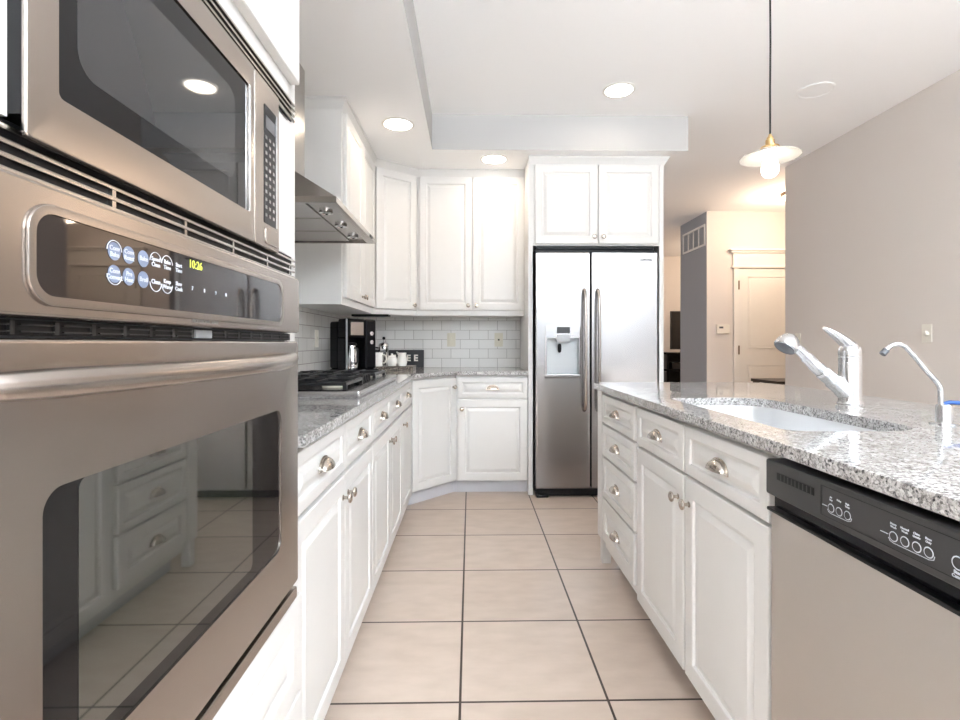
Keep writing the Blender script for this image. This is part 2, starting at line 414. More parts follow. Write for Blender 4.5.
# ------------------------------------------------------------------ hardware shared by the cabinets
def cup_mesh():
    w, h, dd = 0.043, 0.030, 0.026; bm = new(); loops = []
    na, nb = 18, 8
    for s in (1.0, 0.90):
        for ib in range(nb + 1):
            b = PI / 2 * ib / nb
            if s < 1: b = PI / 2 - b
            loops.append([(w * s * math.cos(PI * a / na), h * s * math.sin(PI * a / na) * math.cos(b) + (0 if s == 1 else 0), dd * s * math.sin(b) * math.sin(PI * a / na) ** 0.5 + 0.002) for a in range(na + 1)])
    rows = [[bm.verts.new(p) for p in lp] for lp in loops]
    for a, b in zip(rows, rows[1:]):
        for i in range(na):
            bm.faces.new([a[i], a[i + 1], b[i + 1], b[i]])
    outer = [(w * 1.12 * math.cos(PI * k / 16), h * 1.12 * math.sin(PI * k / 16)) for k in range(17)] + [(-w * 1.12, -0.006), (w * 1.12, -0.006)]
    slab(bm, outer, 0.0, 0.0022, bev=0.0006)
    bmesh.ops.remove_doubles(bm, verts=bm.verts[:], dist=1e-5)
    return mesh_of('cup_pull', bm, 'nickel', 0.9)
CUP = cup_mesh()
KNOB = mesh_of('knob', lathe(new(), [(0.009, 0), (0.009, 0.002), (0.0055, 0.004), (0.005, 0.014), (0.008, 0.018), (0.0155, 0.020), (0.0165, 0.023), (0.0155, 0.026), (0.011, 0.0285), (0.004, 0.0295)], n=24), 'nickel', 0.8)

def fronts(root, fm, items, t=0.020):
    """doors and drawers on a face: (kind, x0, x1, z0, z1, pull) with pull None, 'cup' or (x, z)"""
    for kind, x0, x1, z0, z1, pull in items:
        Mx = fm @ Matrix.Translation((x0, z0, 0.0006))
        small = (z1 - z0) < 0.2
        bm = raised_panel(new(), x1 - x0, z1 - z0, t, 0.030 if small else 0.052)
        o = put(kind, mesh_of(kind, bm, 'white', 0.35), root, Mx)
        if pull == 'cup': put('cup_pull', CUP, o, fm @ Matrix.Translation(((x0 + x1) / 2, (z0 + z1) / 2 - 0.010, t + 0.0004)))
        elif pull: put('knob', KNOB, o, fm @ Matrix.Translation((pull[0], pull[1], t + 0.0006)))
def base_cabinet(name, label, fm, w, depth, items, kick=0.06, z1=0.884, group='white base cabinets', mat_kick='kick'):
    loc = fm @ Vector((w / 2, 0, -depth / 2)); root = thing(name, label, 'cabinet', (loc.x, loc.y, 0), group)
    bm = new(); box(bm, 0, w, 0.1, z1, -depth, 0, Mx=fm); obj('cabinet_body', bm, 'white', root)
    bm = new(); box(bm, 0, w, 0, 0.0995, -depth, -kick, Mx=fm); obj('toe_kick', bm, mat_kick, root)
    fronts(root, fm, items); return root

# ------------------------------------------------------------------ tall oven cabinet, oven and microwave
XF = -0.395
t = thing('tall_oven_cabinet', 'tall white cabinet housing the built-in oven and microwave', 'cabinet', (-0.7, 0.755, 0))
bm = new()
box(bm, XL + 0.012, XF, 0.334, 0.352, 0, 2.498); box(bm, XL + 0.012, XF, 1.139, 1.157, 0, 2.498)
box(bm, XF - 0.02, XF, 1.111, 1.139, 0.1, 2.498); box(bm, XF - 0.02, XF, 0.352, 0.380, 0.1, 2.498)
box(bm, XF - 0.02, XF, 1.030, 1.111, 1.312, 1.600); box(bm, XF - 0.02, XF + 0.003, 0.380, 0.4398, 1.312, 1.600)
box(bm, XL + 0.012, XF, 0.352, 1.139, 1.655, 1.69); box(bm, XL + 0.012, XF, 0.352, 1.139, 0.555, 0.583)
box(bm, XL + 0.012, XF - 0.06, 0.352, 1.139, 1.2600, 1.2680)
box(bm, XL + 0.012, XF, 0.352, 1.139, 2.44, 2.498); box(bm, XL + 0.012, XL + 0.02, 0.352, 1.139, 0, 2.498)
obj('cabinet_body', bm, 'white', t)
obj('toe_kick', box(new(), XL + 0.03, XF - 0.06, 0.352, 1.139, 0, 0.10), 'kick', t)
fm = FM((XF, 0.334, 0), (1, 0))
fronts(t, fm, [('drawer', 0.012, 0.806, 0.358, 0.570, (0.406, 0.50)), ('drawer', 0.012, 0.806, 0.105, 0.352, (0.406, 0.28)),
               ('door', 0.012, 0.409, 1.688, 2.432, (0.38, 1.74)), ('door', 0.413, 0.797, 1.688, 2.432, (0.44, 1.74))])

# wall oven
t = thing('built_in_oven', 'built-in stainless oven with bowed handle, below the microwave', 'oven', (-0.7, 0.71, 0.59))
def YZ(x): return Matrix(((0, 0, 1, x), (1, 0, 0, 0), (0, 1, 0, 0), (0, 0, 0, 1)))   # (y, z) outline, thickness along X
obj('oven_body', box(new(), XL + 0.03, XF - 0.004, 0.385, 1.105, 0.590, 1.250), 'darkgrey', t)
o = obj('control_panel', slab(new(), rrect(0.330, 1.093, 1.142, 1.257, 0.0065), 0, 0.032, bev=0.004, Mx=YZ(XF)), 'steel', t)
obj('bezel', slab(new(), rrect(0.4235, 0.992, 1.152, 1.240, 0.026, 8), 0, 0.0035, [rrect(0.4305, 0.982, 1.1605, 1.2315, 0.019, 8)], bev=0.0012, Mx=YZ(-0.3632)), 'steel', o)
g = obj('control_glass', slab(new(), rrect(0.431, 0.9815, 1.161, 1.231, 0.0185, 8), 0, 0.0016, Mx=YZ(-0.3630)), 'panelglass', o)
XG = -0.3611
TXT = lambda y, z, x=XG: Matrix(((0, 0, 1, x), (1, 0, 0, y), (0, 1, 0, z), (0, 0, 0, 1)))
r1, r2 = 1.2135, 1.1905
for y, z in ((0.525, r1), (0.547, r1), (0.571, r1), (0.525, r2), (0.547, r2), (0.571, r2)):
    obj('key', cyl(new(), (XG - 0.0001, y, z), (XG + 0.0003, y, z), 0.0092, n=24), 'keyblue', g)
bm = new()
for y, z, s in ((0.525, r1, 1), (0.593, r1, 1), (0.615, r1, 1), (0.525, r2, -1), (0.593, r2, -1), (0.615, r2, -1)):
    arc = [(XG + 0.0003, y + 0.0108 * math.cos(a), z + 0.0108 * math.sin(a)) for a in [s * PI * (0.02 + 0.96 * k / 14) for k in range(15)]]
    tube(bm, arc, 0.0005, 6)
lb = [(0.525, r1, 'Conv', 'Bake'), (0.547, r1, 'Conv', 'Roast'), (0.571, r1, 'Bake', ''), (0.593, r1, 'Speed', 'Clean'), (0.615, r1, 'Bake', 'Time'), (0.639, r1, 'Start', 'Time'),
      (0.525, r2, 'Conv', 'Convert'), (0.547, r2, 'Pre', 'Heat'), (0.571, r2, 'Broil', ''), (0.593, r2, 'Clean', ''), (0.615, r2, 'Keep', 'Warm'), (0.639, r2, 'Slow', 'Cook')]
for y, z, a, b in lb:
    if b: join(bm, text_bm(a, 0.0068, TXT(y, z + 0.0030, XG + 0.0005), bold=0.0001)); join(bm, text_bm(b, 0.0068, TXT(y, z - 0.0034, XG + 0.0005), bold=0.0001))
    else: join(bm, text_bm(a, 0.0072, TXT(y, z, XG + 0.0005), bold=0.0001))
for y, s in ((0.671, '7'), (0.701, '8'), (0.732, '9'), (0.762, '0')): join(bm, text_bm(s, 0.0075, TXT(y, r2 + 0.001)))
obj('key_lettering', bm, 'ink', g)
obj('clock_digits', text_bm('10:26', 0.0150, TXT(0.679, 1.2225), bold=0.0), 'digits', g)
obj('series_lettering', text_bm('PROFESSIONAL  SERIES', 0.0068, TXT(0.7075, 1.1495, -0.3627)), 'greyink', o)
o = obj('vent_strip', box(new(), XF - 0.001, XF + 0.006, 0.385, 1.110, 1.1268, 1.1405), 'black', t)
bm = new()
for k in range(15):
    y0 = 0.40 + k * 0.047
    if 7 <= k <= 7: continue
    for z in (1.1305, 1.1365): box(bm, XF + 0.006, XF + 0.0085, y0, y0 + 0.036, z - 0.0007, z + 0.0007)
    box(bm, XF + 0.006, XF + 0.0085, y0 + 0.036, y0 + 0.041, 1.128, 1.1395)
obj('vent_slats', bm, 'charcoal', o)
obj('latch_plate', box(new(), XF + 0.006, XF + 0.010, 0.725, 0.770, 1.1275, 1.1395, 0.001), 'grey', o)
DW0, DW1 = 0.329, 1.093
o = obj('oven_door', slab(new(), rrect(DW0, DW1, 0.618, 1.1245, 0.008), 0, 0.030, [rrect(0.443, 0.993, 0.722, 0.9935, 0.022, 8)], bev=0.005, Mx=YZ(XF)), 'steel', t)
dwn = obj('door_window', slab(new(), rrect(0.432, 0.997, 0.718, 0.997, 0.022, 8), 0, 0.004, Mx=YZ(-0.3715)), 'ovenglass', o)
obj('inner_pane', slab(new(), rrect(0.486, 0.868, 0.742, 0.9932, 0.010, 6), 0, 0.0004, Mx=YZ(-0.3674)), 'innerglass', dwn)
hz = 1.088
pts = smooth_path([(-0.352, 0.362, hz), (-0.339, 0.395, hz), (-0.321, 0.50, hz), (-0.311, 0.62, hz), (-0.308, 0.71, hz), (-0.311, 0.80, hz), (-0.326, 0.91, hz), (-0.345, 0.995, hz + 0.003), (-0.3535, 1.022, hz + 0.005)], 6)
obj('handle', tube(new(), pts, [0.0095 + 0.0033 * min(1, 6 * min(i / (len(pts) - 1), 1 - i / (len(pts) - 1))) for i in range(len(pts))], 18), 'steel', o, ang=1.0)
for y, z in ((0.370, hz), (1.012, hz + 0.004)): obj('handle_mount', cyl(new(), (-0.3655, y, z), (-0.350, y, z), 0.0095, 0.0090, 18), 'steel', o)
obj('lower_trim', slab(new(), rrect(0.345, 1.088, 0.584, 0.609, 0.005), 0, 0.029, bev=0.003, Mx=YZ(XF)), 'steel', t)

# microwave with louvred surround
t = thing('microwave_oven', 'built-in stainless microwave with dark window above the wall oven', 'microwave', (-0.7, 0.72, 1.30))
obj('microwave_body', box(new(), -0.85, -0.381, 0.4402, 1.000, 1.315, 1.590), 'black', t)
o = obj('microwave_door', slab(new(), rrect(0.4395, 0.896, 1.296, 1.600, 0.004), 0, 0.0058, [rrect(0.473, 0.874, 1.344, 1.5595, 0.006)], bev=0.002, Mx=YZ(-0.3808)), 'steel', t)
g = obj('window', slab(new(), rrect(0.4735, 0.8735, 1.3445, 1.559, 0.006), 0, 0.003, Mx=YZ(-0.3805)), 'blackglass', o)
obj('window_screen', slab(new(), rrect(0.498, 0.827, 1.380, 1.5245, 0.025, 8), 0, 0.0003, Mx=YZ(-0.3775)), 'screen', g)
obj('window_trim', box(new(), -0.3800, -0.3735, 0.8742, 0.8778, 1.345, 1.559), 'chrome', o)
o = obj('control_side', slab(new(), rrect(0.8975, 1.010, 1.296, 1.600, 0.004), 0, 0.011, bev=0.002, Mx=YZ(-0.386)), 'steel', t)
g = obj('keypad', slab(new(), rrect(0.936, 0.990, 1.341, 1.557, 0.002), 0, 0.0012, Mx=YZ(-0.3752)), 'gloss', o)
obj('keypad_trim', box(new(), -0.3752, -0.3735, 0.9905, 0.9965, 1.341, 1.557), 'chrome', o)
obj('display', box(new(), -0.3741, -0.3737, 0.941, 0.985, 1.515, 1.538), 'darkgrey', g)
bm = new()
for rr in range(11):
    for cc in range(3):
        y = 0.944 + cc * 0.0175; z = 1.498 - rr * 0.0142
        box(bm, -0.3741, -0.3738, y - 0.0042, y + 0.0042, z - 0.003, z + 0.003)
obj('keypad_keys', bm, 'greyink', g)
obj('open_button', slab(new(), rrect(0.941, 1.001, 1.304, 1.334, 0.006), 0, 0.0022, bev=0.0008, Mx=YZ(-0.3752)), 'steel', o)
for z0, z1 in ((1.2615, 1.3085), (1.6045, 1.651)):
    o = obj('louver_frame', box(new(), -0.394, -0.3915, 0.385, 1.125, z0, z1), 'black', t)
    bm = new(); k = 4; st = (z1 - z0) / k
    for q in range(k): box(bm, -0.3915, -0.3865, 0.380, 1.135, z0 + q * st + 0.0015, z0 + q * st + 0.0062, 0.0008)
    if z0 < 1.5:
        for y in (0.56, 0.70, 0.84, 0.98, 1.10): box(bm, -0.3914, -0.3872, y, y + 0.006, z0 + 0.002, z0 + 2 * st + 0.005)
    obj('louver_slats', bm, 'hoodsteel', o)

# ------------------------------------------------------------------ base cabinets along the cooktop wall
def run(y0): return FM((-0.42, y0, 0), (1, 0))
DZ = (0.716, 0.866); LZ = (0.088, 0.702)
def base_run(label, ya, yb, splits, knobs):
    fm = run(ya); it = []
    for (a, b), k in zip(splits, knobs):
        it.append(('drawer', a - ya + 0.0015, b - ya - 0.0015, *DZ, 'cup')); it.append(('door', a - ya + 0.0015, b - ya - 0.0015, *LZ, (k - ya, 0.637)))
    return base_cabinet('base_cabinet', label, fm, yb - ya, 0.585, it)
base_run('white base cabinet beside the oven, two drawers with cup pulls over two doors', 1.160, 2.099, [(1.164, 1.64), (1.64, 2.098)], [1.608, 1.672])
base_run('white two-door base cabinet under the far half of the gas cooktop', 2.101, 3.009, [(2.102, 2.56), (2.56, 3.008)], [2.528, 2.592])
base_run('narrow white single-door base cabinet between cooktop and corner cabinet', 3.011, 3.488, [(3.012, 3.487)], [3.045])
# corner cabinet
A, B = Vector((-0.42, 3.49)), Vector((-0.112, 3.812)); u = (B - A).normalized(); nrm = (u.y, -u.x)
fm = FM((A.x, A.y, 0), nrm); wd_ = (B - A).length
t = thing('corner_base_cabinet', 'white angled corner base cabinet with one door and toe kick', 'cabinet', (-0.7, 4.05, 0), 'white base cabinets')
obj('cabinet_body', slab(new(), [(XL + 0.012, 3.49), (A.x, A.y), (B.x, B.y), (B.x, YB - 0.012), (XL + 0.012, YB - 0.012)], 0.1, 0.884), 'white', t)
kx = 0.045
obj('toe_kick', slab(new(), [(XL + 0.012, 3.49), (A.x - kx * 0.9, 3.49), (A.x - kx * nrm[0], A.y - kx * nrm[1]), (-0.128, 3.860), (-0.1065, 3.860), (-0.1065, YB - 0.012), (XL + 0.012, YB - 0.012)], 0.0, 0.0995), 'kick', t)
fronts(t, fm, [('door', 0.016, wd_ - 0.008, 0.105, 0.866, (wd_ - 0.042, 0.80))])
fm = FM((-0.105, 3.80, 0), (0, -1))
base_cabinet('base_cabinet', 'white base cabinet beside the refrigerator panel, drawer over one door', fm, 0.532, 0.565,
             [('drawer', 0.012, 0.528, 0.718, 0.866, 'cup'), ('door', 0.012, 0.528, 0.105, 0.704, (0.042, 0.637))])

# countertop along two walls
cs = 0.0317
poly = [(XL + 0.0105, 1.159), (-0.372, 1.159), (-0.372, A.y - 0.02), (B.x + 0.012, B.y - 0.048), (0.427, B.y - 0.050), (0.427, YB - 0.0105), (XL + 0.0105, YB - 0.0105)]
tag(obj('countertop', slab(new(), poly, 0.8845, 0.914, bev=0.004), 'granite', loc=(-0.7, 2.8, 0.884)), 'speckled grey granite countertop running under the cooktop to the fridge', 'countertop')

# ------------------------------------------------------------------ gas cooktop
t = thing('gas_cooktop', 'stainless gas cooktop with black cast iron grates under the hood', 'cooktop', (-0.67, 2.405, 0.914))
CX0, CX1, CY0, CY1 = -0.935, -0.415, 1.93, 2.89
obj('cooktop_tray', slab(new(), rrect(CX0, CX1, CY0, CY1, 0.010), 0.9145, 0.941, bev=0.006), 'satin', t)
obj('burner_well', slab(new(), rrect(CX0 + 0.03, CX1 - 0.055, CY0 + 0.022, CY1 - 0.025, 0.012), 0.9405, 0.9430), 'gloss', t)
for x, y, r in ((-0.56, 2.10, 0.045), (-0.80, 2.10, 0.040), (-0.70, 2.41, 0.058), (-0.56, 2.72, 0.040), (-0.80, 2.72, 0.045)):
    b = obj('burner', lathe(new(), [(r, 0), (r, 0.008), (r * 0.8, 0.012), (0.001, 0.012)], Matrix.Translation((x, y, 0.943))), 'almond', t)
    obj('burner_cap', lathe(new(), [(r * 0.75, 0), (r * 0.78, 0.004), (r * 0.7, 0.008), (0.001, 0.009)], Matrix.Translation((x, y, 0.955))), 'iron', b)
for gy0, gy1, gx1 in ((1.965, 2.262, -0.475), (2.268, 2.552, -0.535), (2.558, 2.855, -0.475)):
    bm = new(); x0 = -0.895; w = 0.006; zt = 0.972
    for y in (gy0 + w, gy1 - w): box(bm, x0, gx1, y - w, y + w, zt - 0.014, zt, 0.002)
    for x in (x0 + w, gx1 - w): box(bm, x - w, x + w, gy0, gy1, zt - 0.014, zt, 0.002)
    for k in (0.27, 0.5, 0.73):
        xm = x0 + (gx1 - x0) * k
        box(bm, xm - w * 0.8, xm + w * 0.8, gy0, gy1, zt - 0.010, zt + 0.004, 0.002)
    for ym in (gy0 + (gy1 - gy0) * 0.5,): box(bm, x0, gx1, ym - w * 0.8, ym + w * 0.8, zt - 0.010, zt + 0.004, 0.002)
    for x in (x0 + w, gx1 - w):
        for y in (gy0 + w, gy1 - w): box(bm, x - w * 1.3, x + w * 1.3, y - w * 1.3, y + w * 1.3, 0.9435, zt - 0.01, 0.002)
    obj('grate', bm, 'iron', t)
for k in range(5):
    obj('control_knob', lathe(new(), [(0.019, 0), (0.019, 0.004), (0.016, 0.007), (0.015, 0.026), (0.012, 0.029), (0.001, 0.029)], Matrix.Translation((-0.505, 2.300 + k * 0.052, 0.9432))), 'black', t)

# ------------------------------------------------------------------ range hood
HX, HY0, HY1, HZ = -0.525, 2.01, 2.845, 1.673
t = thing('range_hood', 'stainless chimney range hood on the wall above the cooktop', 'range hood', (-0.78, 2.43, 1.684))
HW = XL + 0.012
lo = [(HW, HY0), (HX, HY0), (HX, HY1), (HW, HY1)]; hi = [(HW, 2.255), (-0.838, 2.255), (-0.838, 2.60), (HW, 2.60)]
lo2 = offset(lo, 0.004)
bm = new(); loft(bm, [[(x, y, HZ + 0.024) for x, y in lo2], [(x, y, HZ + 0.024 + 0.222) for x, y in hi]]); obj('canopy', bm, 'hoodsteel', t)
bm = slab(new(), lo, HZ, HZ + 0.024, [[(HW + 0.02, HY0 + 0.02), (HX - 0.045, HY0 + 0.02), (HX - 0.045, HY1 - 0.02), (HW + 0.02, HY1 - 0.02)]], bev=0.002); obj('rim', bm, 'hoodsteel', t)
bm = new(); box(bm, HW + 0.02, HX - 0.045, HY0 + 0.02, HY1 - 0.02, HZ + 0.012, HZ + 0.023)
obj('underside', bm, 'hoodsteel', t)
for k in range(3):
    a = HY0 + 0.03 + k * 0.262; bm = new()
    box(bm, HW + 0.05, HX - 0.135, a, a + 0.25, HZ + 0.006, HZ + 0.0118, 0.002)
    obj('grease_filter', bm, 'hoodsteel', t)
for y in (2.19, 2.44, 2.69):
    obj('hood_lamp', lathe(new(), [(0.022, 0.006), (0.028, 0.006), (0.028, -0.004), (0.022, -0.006), (0.018, -0.002), (0.001, -0.001)], Matrix.Translation((-0.615, y, HZ + 0.006))), 'chrome', t)
bm = new(); box(bm, HW, -0.838, 2.255, 2.60, HZ + 0.2465, ZS - 0.002); obj('chimney', bm, 'hoodsteel', t)
obj('control_pad', box(new(), HX, HX + 0.003, HY1 - 0.16, HY1 - 0.10, HZ + 0.006, HZ + 0.018), 'black', t)

# ------------------------------------------------------------------ wall cabinets
ZB, ZD0, ZD1 = 1.342, 1.384, 2.440
t = thing('wall_cabinet', 'white wall cabinet beside the hood, plain end panel and two doors', 'cabinet', (-0.87, 3.3, ZB), 'white wall cabinets')
obj('cabinet_body', box(new(), XL + 0.012, -0.728, 2.900, 3.826, ZB, 2.498), 'white', t)
fm = FM((-0.728, 2.900, 0), (1, 0))
fronts(t, fm, [('door', 0.040, 0.482, ZD0, ZD1, (0.454, 1.425)), ('door', 0.485, 0.922, ZD0, ZD1, (0.513, 1.425))])
A2, B2 = Vector((-0.728, 3.829)), Vector((-0.428, 4.072)); u2 = (B2 - A2).normalized(); n2 = (u2.y, -u2.x); w2 = (B2 - A2).length
t = thing('corner_wall_cabinet', 'white angled corner wall cabinet with one tall door', 'cabinet', (-0.75, 4.1, ZB), 'white wall cabinets')
obj('cabinet_body', slab(new(), [(XL + 0.012, 3.829), (A2.x, A2.y), (B2.x, B2.y), (B2.x, YB - 0.012), (XL + 0.012, YB - 0.012)], ZB, 2.498), 'white', t)
fronts(t, FM((A2.x, A2.y, 0), n2), [('door', 0.020, w2 - 0.010, ZD0, ZD1, (w2 - 0.040, 1.42))])
t = thing('wall_cabinet', 'white two-door wall cabinet above the tiled splashback outlets', 'cabinet', (0, 4.2, ZB), 'white wall cabinets')
obj('cabinet_body', box(new(), B2.x + 0.003, 0.4265, 4.072, YB - 0.012, ZB, 2.498), 'white', t)
fm = FM((B2.x + 0.003, 4.072, 0), (0, -1)); a = B2.x + 0.003
fronts(t, fm, [('door', 0.022, 0.438, ZD0, ZD1, (0.408, 1.42)), ('door', 0.444, 0.853, ZD0, ZD1, (0.474, 1.42))])
crown = [(0.0, 2.442), (0.003, 2.442), (0.006, 2.452), (0.013, 2.459), (0.016, 2.468), (0.026, 2.480), (0.029, 2.486), (0.034, 2.486), (0.034, 2.499), (0.0, 2.499)]
struct('trim_3', sweep(new(), [(XL + 0.012, 2.899), (-0.7275, 2.899), (A2.x + 0.0005, A2.y), (B2.x, B2.y - 0.0005), (0.4265, 4.0715)], crown), 'white')
tag(obj('under_cabinet_light', box(new(), -0.90, -0.62, 3.88, 3.98, ZB - 0.016, ZB - 0.0005, 0.003), 'black', loc=(-0.76, 3.93, ZB)), 'slim black light bar fixed under the corner wall cabinet', 'light')

# ------------------------------------------------------------------ refrigerator with its surround
t = thing('refrigerator_cabinet', 'white two-door cabinet bridging the refrigerator with tall side panels', 'cabinet', (0.93, 4.1, 0))
bm = new(); box(bm, 0.428, 0.462, 3.77, YB - 0.002, 0, 2.498, 0.002); obj('side_panel', bm, 'white', t)
bm = new(); box(bm, 1.402, 1.436, 3.77, YB - 0.002, 0, 2.498, 0.002); obj('side_panel', bm, 'white', t)
obj('cabinet_body', box(new(), 0.4625, 1.4015, 3.774, YB - 0.002, 1.845, 2.498), 'white', t)
fm = FM((0.4625, 3.774, 0), (0, -1))
fronts(t, fm, [('door', 0.014, 0.475, 1.856, 2.440, (0.449, 1.905)), ('door', 0.484, 0.932, 1.856, 2.440, (0.516, 1.905))])
struct('trim_4', sweep(new(), [(0.4275, 3.7695), (1.437, 3.7695), (1.437, YB - 0.002)], crown), 'white')

t = thing('refrigerator', 'stainless side-by-side refrigerator with water dispenser in freezer door', 'refrigerator', (0.92, 4.05, 0))
FX0, FX1, FY = 0.474, 1.366, 3.700
obj('refrigerator_body', box(new(), FX0, FX1, FY + 0.062, YB - 0.03, 0.03, 1.815, 0.004), 'black', t)
mid = 0.875
XZ = lambda y: Matrix(((1, 0, 0, 0), (0, 0, -1, y), (0, 1, 0, 0), (0, 0, 0, 1)))   # (x, z) outline, thickness towards -Y
dx0, dx1, dz0, dz1 = 0.540, 0.806, 0.868, 1.256
o = obj('freezer_door', slab(new(), rrect(FX0, mid - 0.004, 0.066, 1.785, 0.011), 0, 0.058, [rrect(dx0, dx1, dz0, dz1, 0.006)], bev=0.007, Mx=XZ(FY + 0.058)), 'steel_v', t)
# dispenser: frame, cavity, screen, lever, drip tray
dsp = obj('dispenser_frame', slab(new(), rrect(dx0, dx1, dz0, dz1, 0.006), 0, 0.006, [rrect(dx0 + 0.016, dx1 - 0.016, dz0 + 0.022, 1.160, 0.006)], bev=0.002, Mx=XZ(FY + 0.002)), 'steel_v', o)
bm = new(); cx0, cx1 = dx0 + 0.012, dx1 - 0.012
box(bm, cx0, cx1, FY + 0.050, FY + 0.056, dz0 + 0.01, 1.165); box(bm, cx0 - 0.006, cx0, FY + 0.002, FY + 0.056, dz0 + 0.01, 1.165); box(bm, cx1, cx1 + 0.006, FY + 0.002, FY + 0.056, dz0 + 0.01, 1.165)
box(bm, cx0, cx1, FY + 0.002, FY + 0.050, 1.155, 1.165)
obj('dispenser_recess', bm, 'cavity', dsp)
obj('dispenser_screen', box(new(), 0.627, 0.722, FY - 0.0055, FY - 0.0035, 1.195, 1.240), 'charcoal', dsp)
obj('dispenser_spout', box(new(), 0.625, 0.722, FY - 0.008, FY + 0.040, 1.128, 1.186, 0.004), 'grey', dsp)
obj('dispenser_lever', lathe(new(), [(0.001, -0.036), (0.010, -0.032), (0.014, -0.015), (0.014, 0.015), (0.010, 0.030), (0.001, 0.032)], Matrix.Translation((0.652, FY + 0.024, 1.088)), 20), 'black', dsp)
obj('drip_tray', box(new(), dx0 + 0.005, dx1 - 0.005, FY - 0.010, FY + 0.050, dz0 + 0.002, dz0 + 0.030, 0.004), 'steel_v', dsp)
o2 = obj('refrigerator_door', slab(new(), rrect(mid + 0.006, FX1, 0.066, 1.785, 0.011), 0, 0.058, bev=0.007, Mx=XZ(FY + 0.058)), 'steel_v', t)
fmr = FM((1.278, FY - 0.0003, 1.728), (0, -1))
obj('badge', text_bm('SAMSUNG', 0.020, fmr, 0.0006, bold=0.0008), 'black', o2)
for x, par in ((0.826, o), (0.925, o2)):
    obj('handle', tube(new(), smooth_path([(x, FY - 0.004, 1.512), (x, FY - 0.034, 1.490), (x, FY - 0.050, 1.40), (x, FY - 0.058, 1.08), (x, FY - 0.050, 0.74), (x, FY - 0.034, 0.655), (x, FY - 0.004, 0.634)], 6), 0.0112, 16), 'steel', par, ang=1.0)
obj('base_grille', box(new(), FX0 + 0.005, FX1 - 0.005, FY + 0.012, FY + 0.07, 0.012, 0.062, 0.003), 'black', t)
for x in (FX0 + 0.05, FX1 - 0.05): obj('foot', box(new(), x - 0.045, x + 0.045, FY - 0.004, FY + 0.05, 0.0, 0.024, 0.006), 'black', t)
obj('hinge_cover', box(new(), FX0 + 0.01, FX1 - 0.01, FY + 0.045, FY + 0.15, 1.8155, 1.835, 0.003), 'black', t)

# ------------------------------------------------------------------ island
def irun(y): return FM((0.678, y, 0), (-1, 0))
y0 = 2.552
t = base_cabinet('drawer_cabinet', 'white four-drawer island cabinet nearest the refrigerator', irun(y0), 0.530, 0.58,
    [('drawer', 0.016, 0.505, a, b, 'cup') for a, b in ((0.729, 0.866), (0.566, 0.718), (0.363, 0.556), (0.145, 0.353))], kick=0.07, group='white island cabinets')
bm = new(); box(bm, 0.659, 0.72, 2.553, 2.634, 0.135, 0.884, 0.002); box(bm, 0.72, 1.26, 2.585, 2.634, 0.135, 0.884, 0.002); obj('end_panel', bm, 'white', t)
obj('leg', box(new(), 0.672, 0.716, 2.588, 2.632, 0, 0.1345, 0.002), 'white', t)
obj('leg', box(new(), 1.212, 1.256, 2.588, 2.632, 0, 0.1345, 0.002), 'white', t)
y0 = 2.0205
t = base_cabinet('sink_cabinet', 'white island sink cabinet with two doors below two false drawers', irun(y0), 0.914, 0.58,
    [('drawer', 0.012, 0.449, 0.722, 0.868, 'cup'), ('drawer', 0.463, 0.902, 0.722, 0.868, 'cup'), ('door', 0.012, 0.449, 0.108, 0.712, (0.416, 0.636)), ('door', 0.463, 0.902, 0.108, 0.712, (0.497, 0.636))], kick=0.07, z1=0.70, group='white island cabinets')
bm = new(); box(bm, 0, 0.914, 0.70, 0.884, -0.03, 0, Mx=irun(y0)); obj('front_rail', bm, 'white', t)
bm = new(); box(bm, 0.914 - 0.018, 0.914, 0.70, 0.884, -0.58, -0.03, Mx=irun(y0)); box(bm, 0, 0.018, 0.70, 0.884, -0.58, -0.03, Mx=irun(y0)); box(bm, 0.018, 0.896, 0.70, 0.884, -0.58, -0.565, Mx=irun(y0)); obj('side_panel', bm, 'white', t)
tag(obj('island_end_panel', box(new(), 0.66, 1.26, -0.25, 0.478, 0, 0.884, 0.003), 'white', loc=(0.95, 0.1, 0)), 'plain white island panel on the near side of the dishwasher', 'panel')

# dishwasher
t = thing('dishwasher', 'stainless dishwasher with charcoal control strip in the island', 'dishwasher', (0.95, 0.785, 0))
Y0, Y1 = 0.486, 1.0915
obj('dishwasher_body', box(new(), 0.70, 1.25, Y0 + 0.003, Y1 + 0.010, 0.02, 0.876), 'black', t)
def XN(x): return Matrix(((0, 0, -1, x), (1, 0, 0, 0), (0, 1, 0, 0), (0, 0, 0, 1)))  # (y, z) outline, thickness towards -X
cp = obj('control_panel', slab(new(), rrect(Y0, Y1, 0.7985, 0.8735, 0.006), 0, 0.055, bev=0.004, Mx=XN(0.692)), 'charcoal', t)
obj('panel_line', box(new(), 0.6364, 0.6368, Y0 + 0.01, 0.9165, 0.8628, 0.8638), 'black', cp)
bm = new(); box(bm, 0.6364, 0.6368, Y0 + 0.01, 0.9165, 0.8105, 0.8115); box(bm, 0.6364, 0.6368, 0.9158, 0.9168, 0.8105, 0.8638); obj('panel_line', bm, 'black', cp)
v = obj('vent_recess', box(new(), 0.6358, 0.6367, 0.935, 1.049, 0.838, 0.852), 'black', cp)
bm = new()
for k in range(9): box(bm, 0.6352, 0.6357, 0.941 + k * 0.0115, 0.944 + k * 0.0115, 0.839, 0.851)
obj('vent_slats', bm, 'charcoal', v)
obj('handle_recess', box(new(), 0.655, 0.70, Y0 + 0.004, Y1 - 0.004, 0.770, 0.798), 'gloss', t)
obj('handle_lip', box(new(), 0.6395, 0.70, Y0 + 0.002, Y1 + 0.001, 0.762, 0.7695, 0.002), 'black', t)
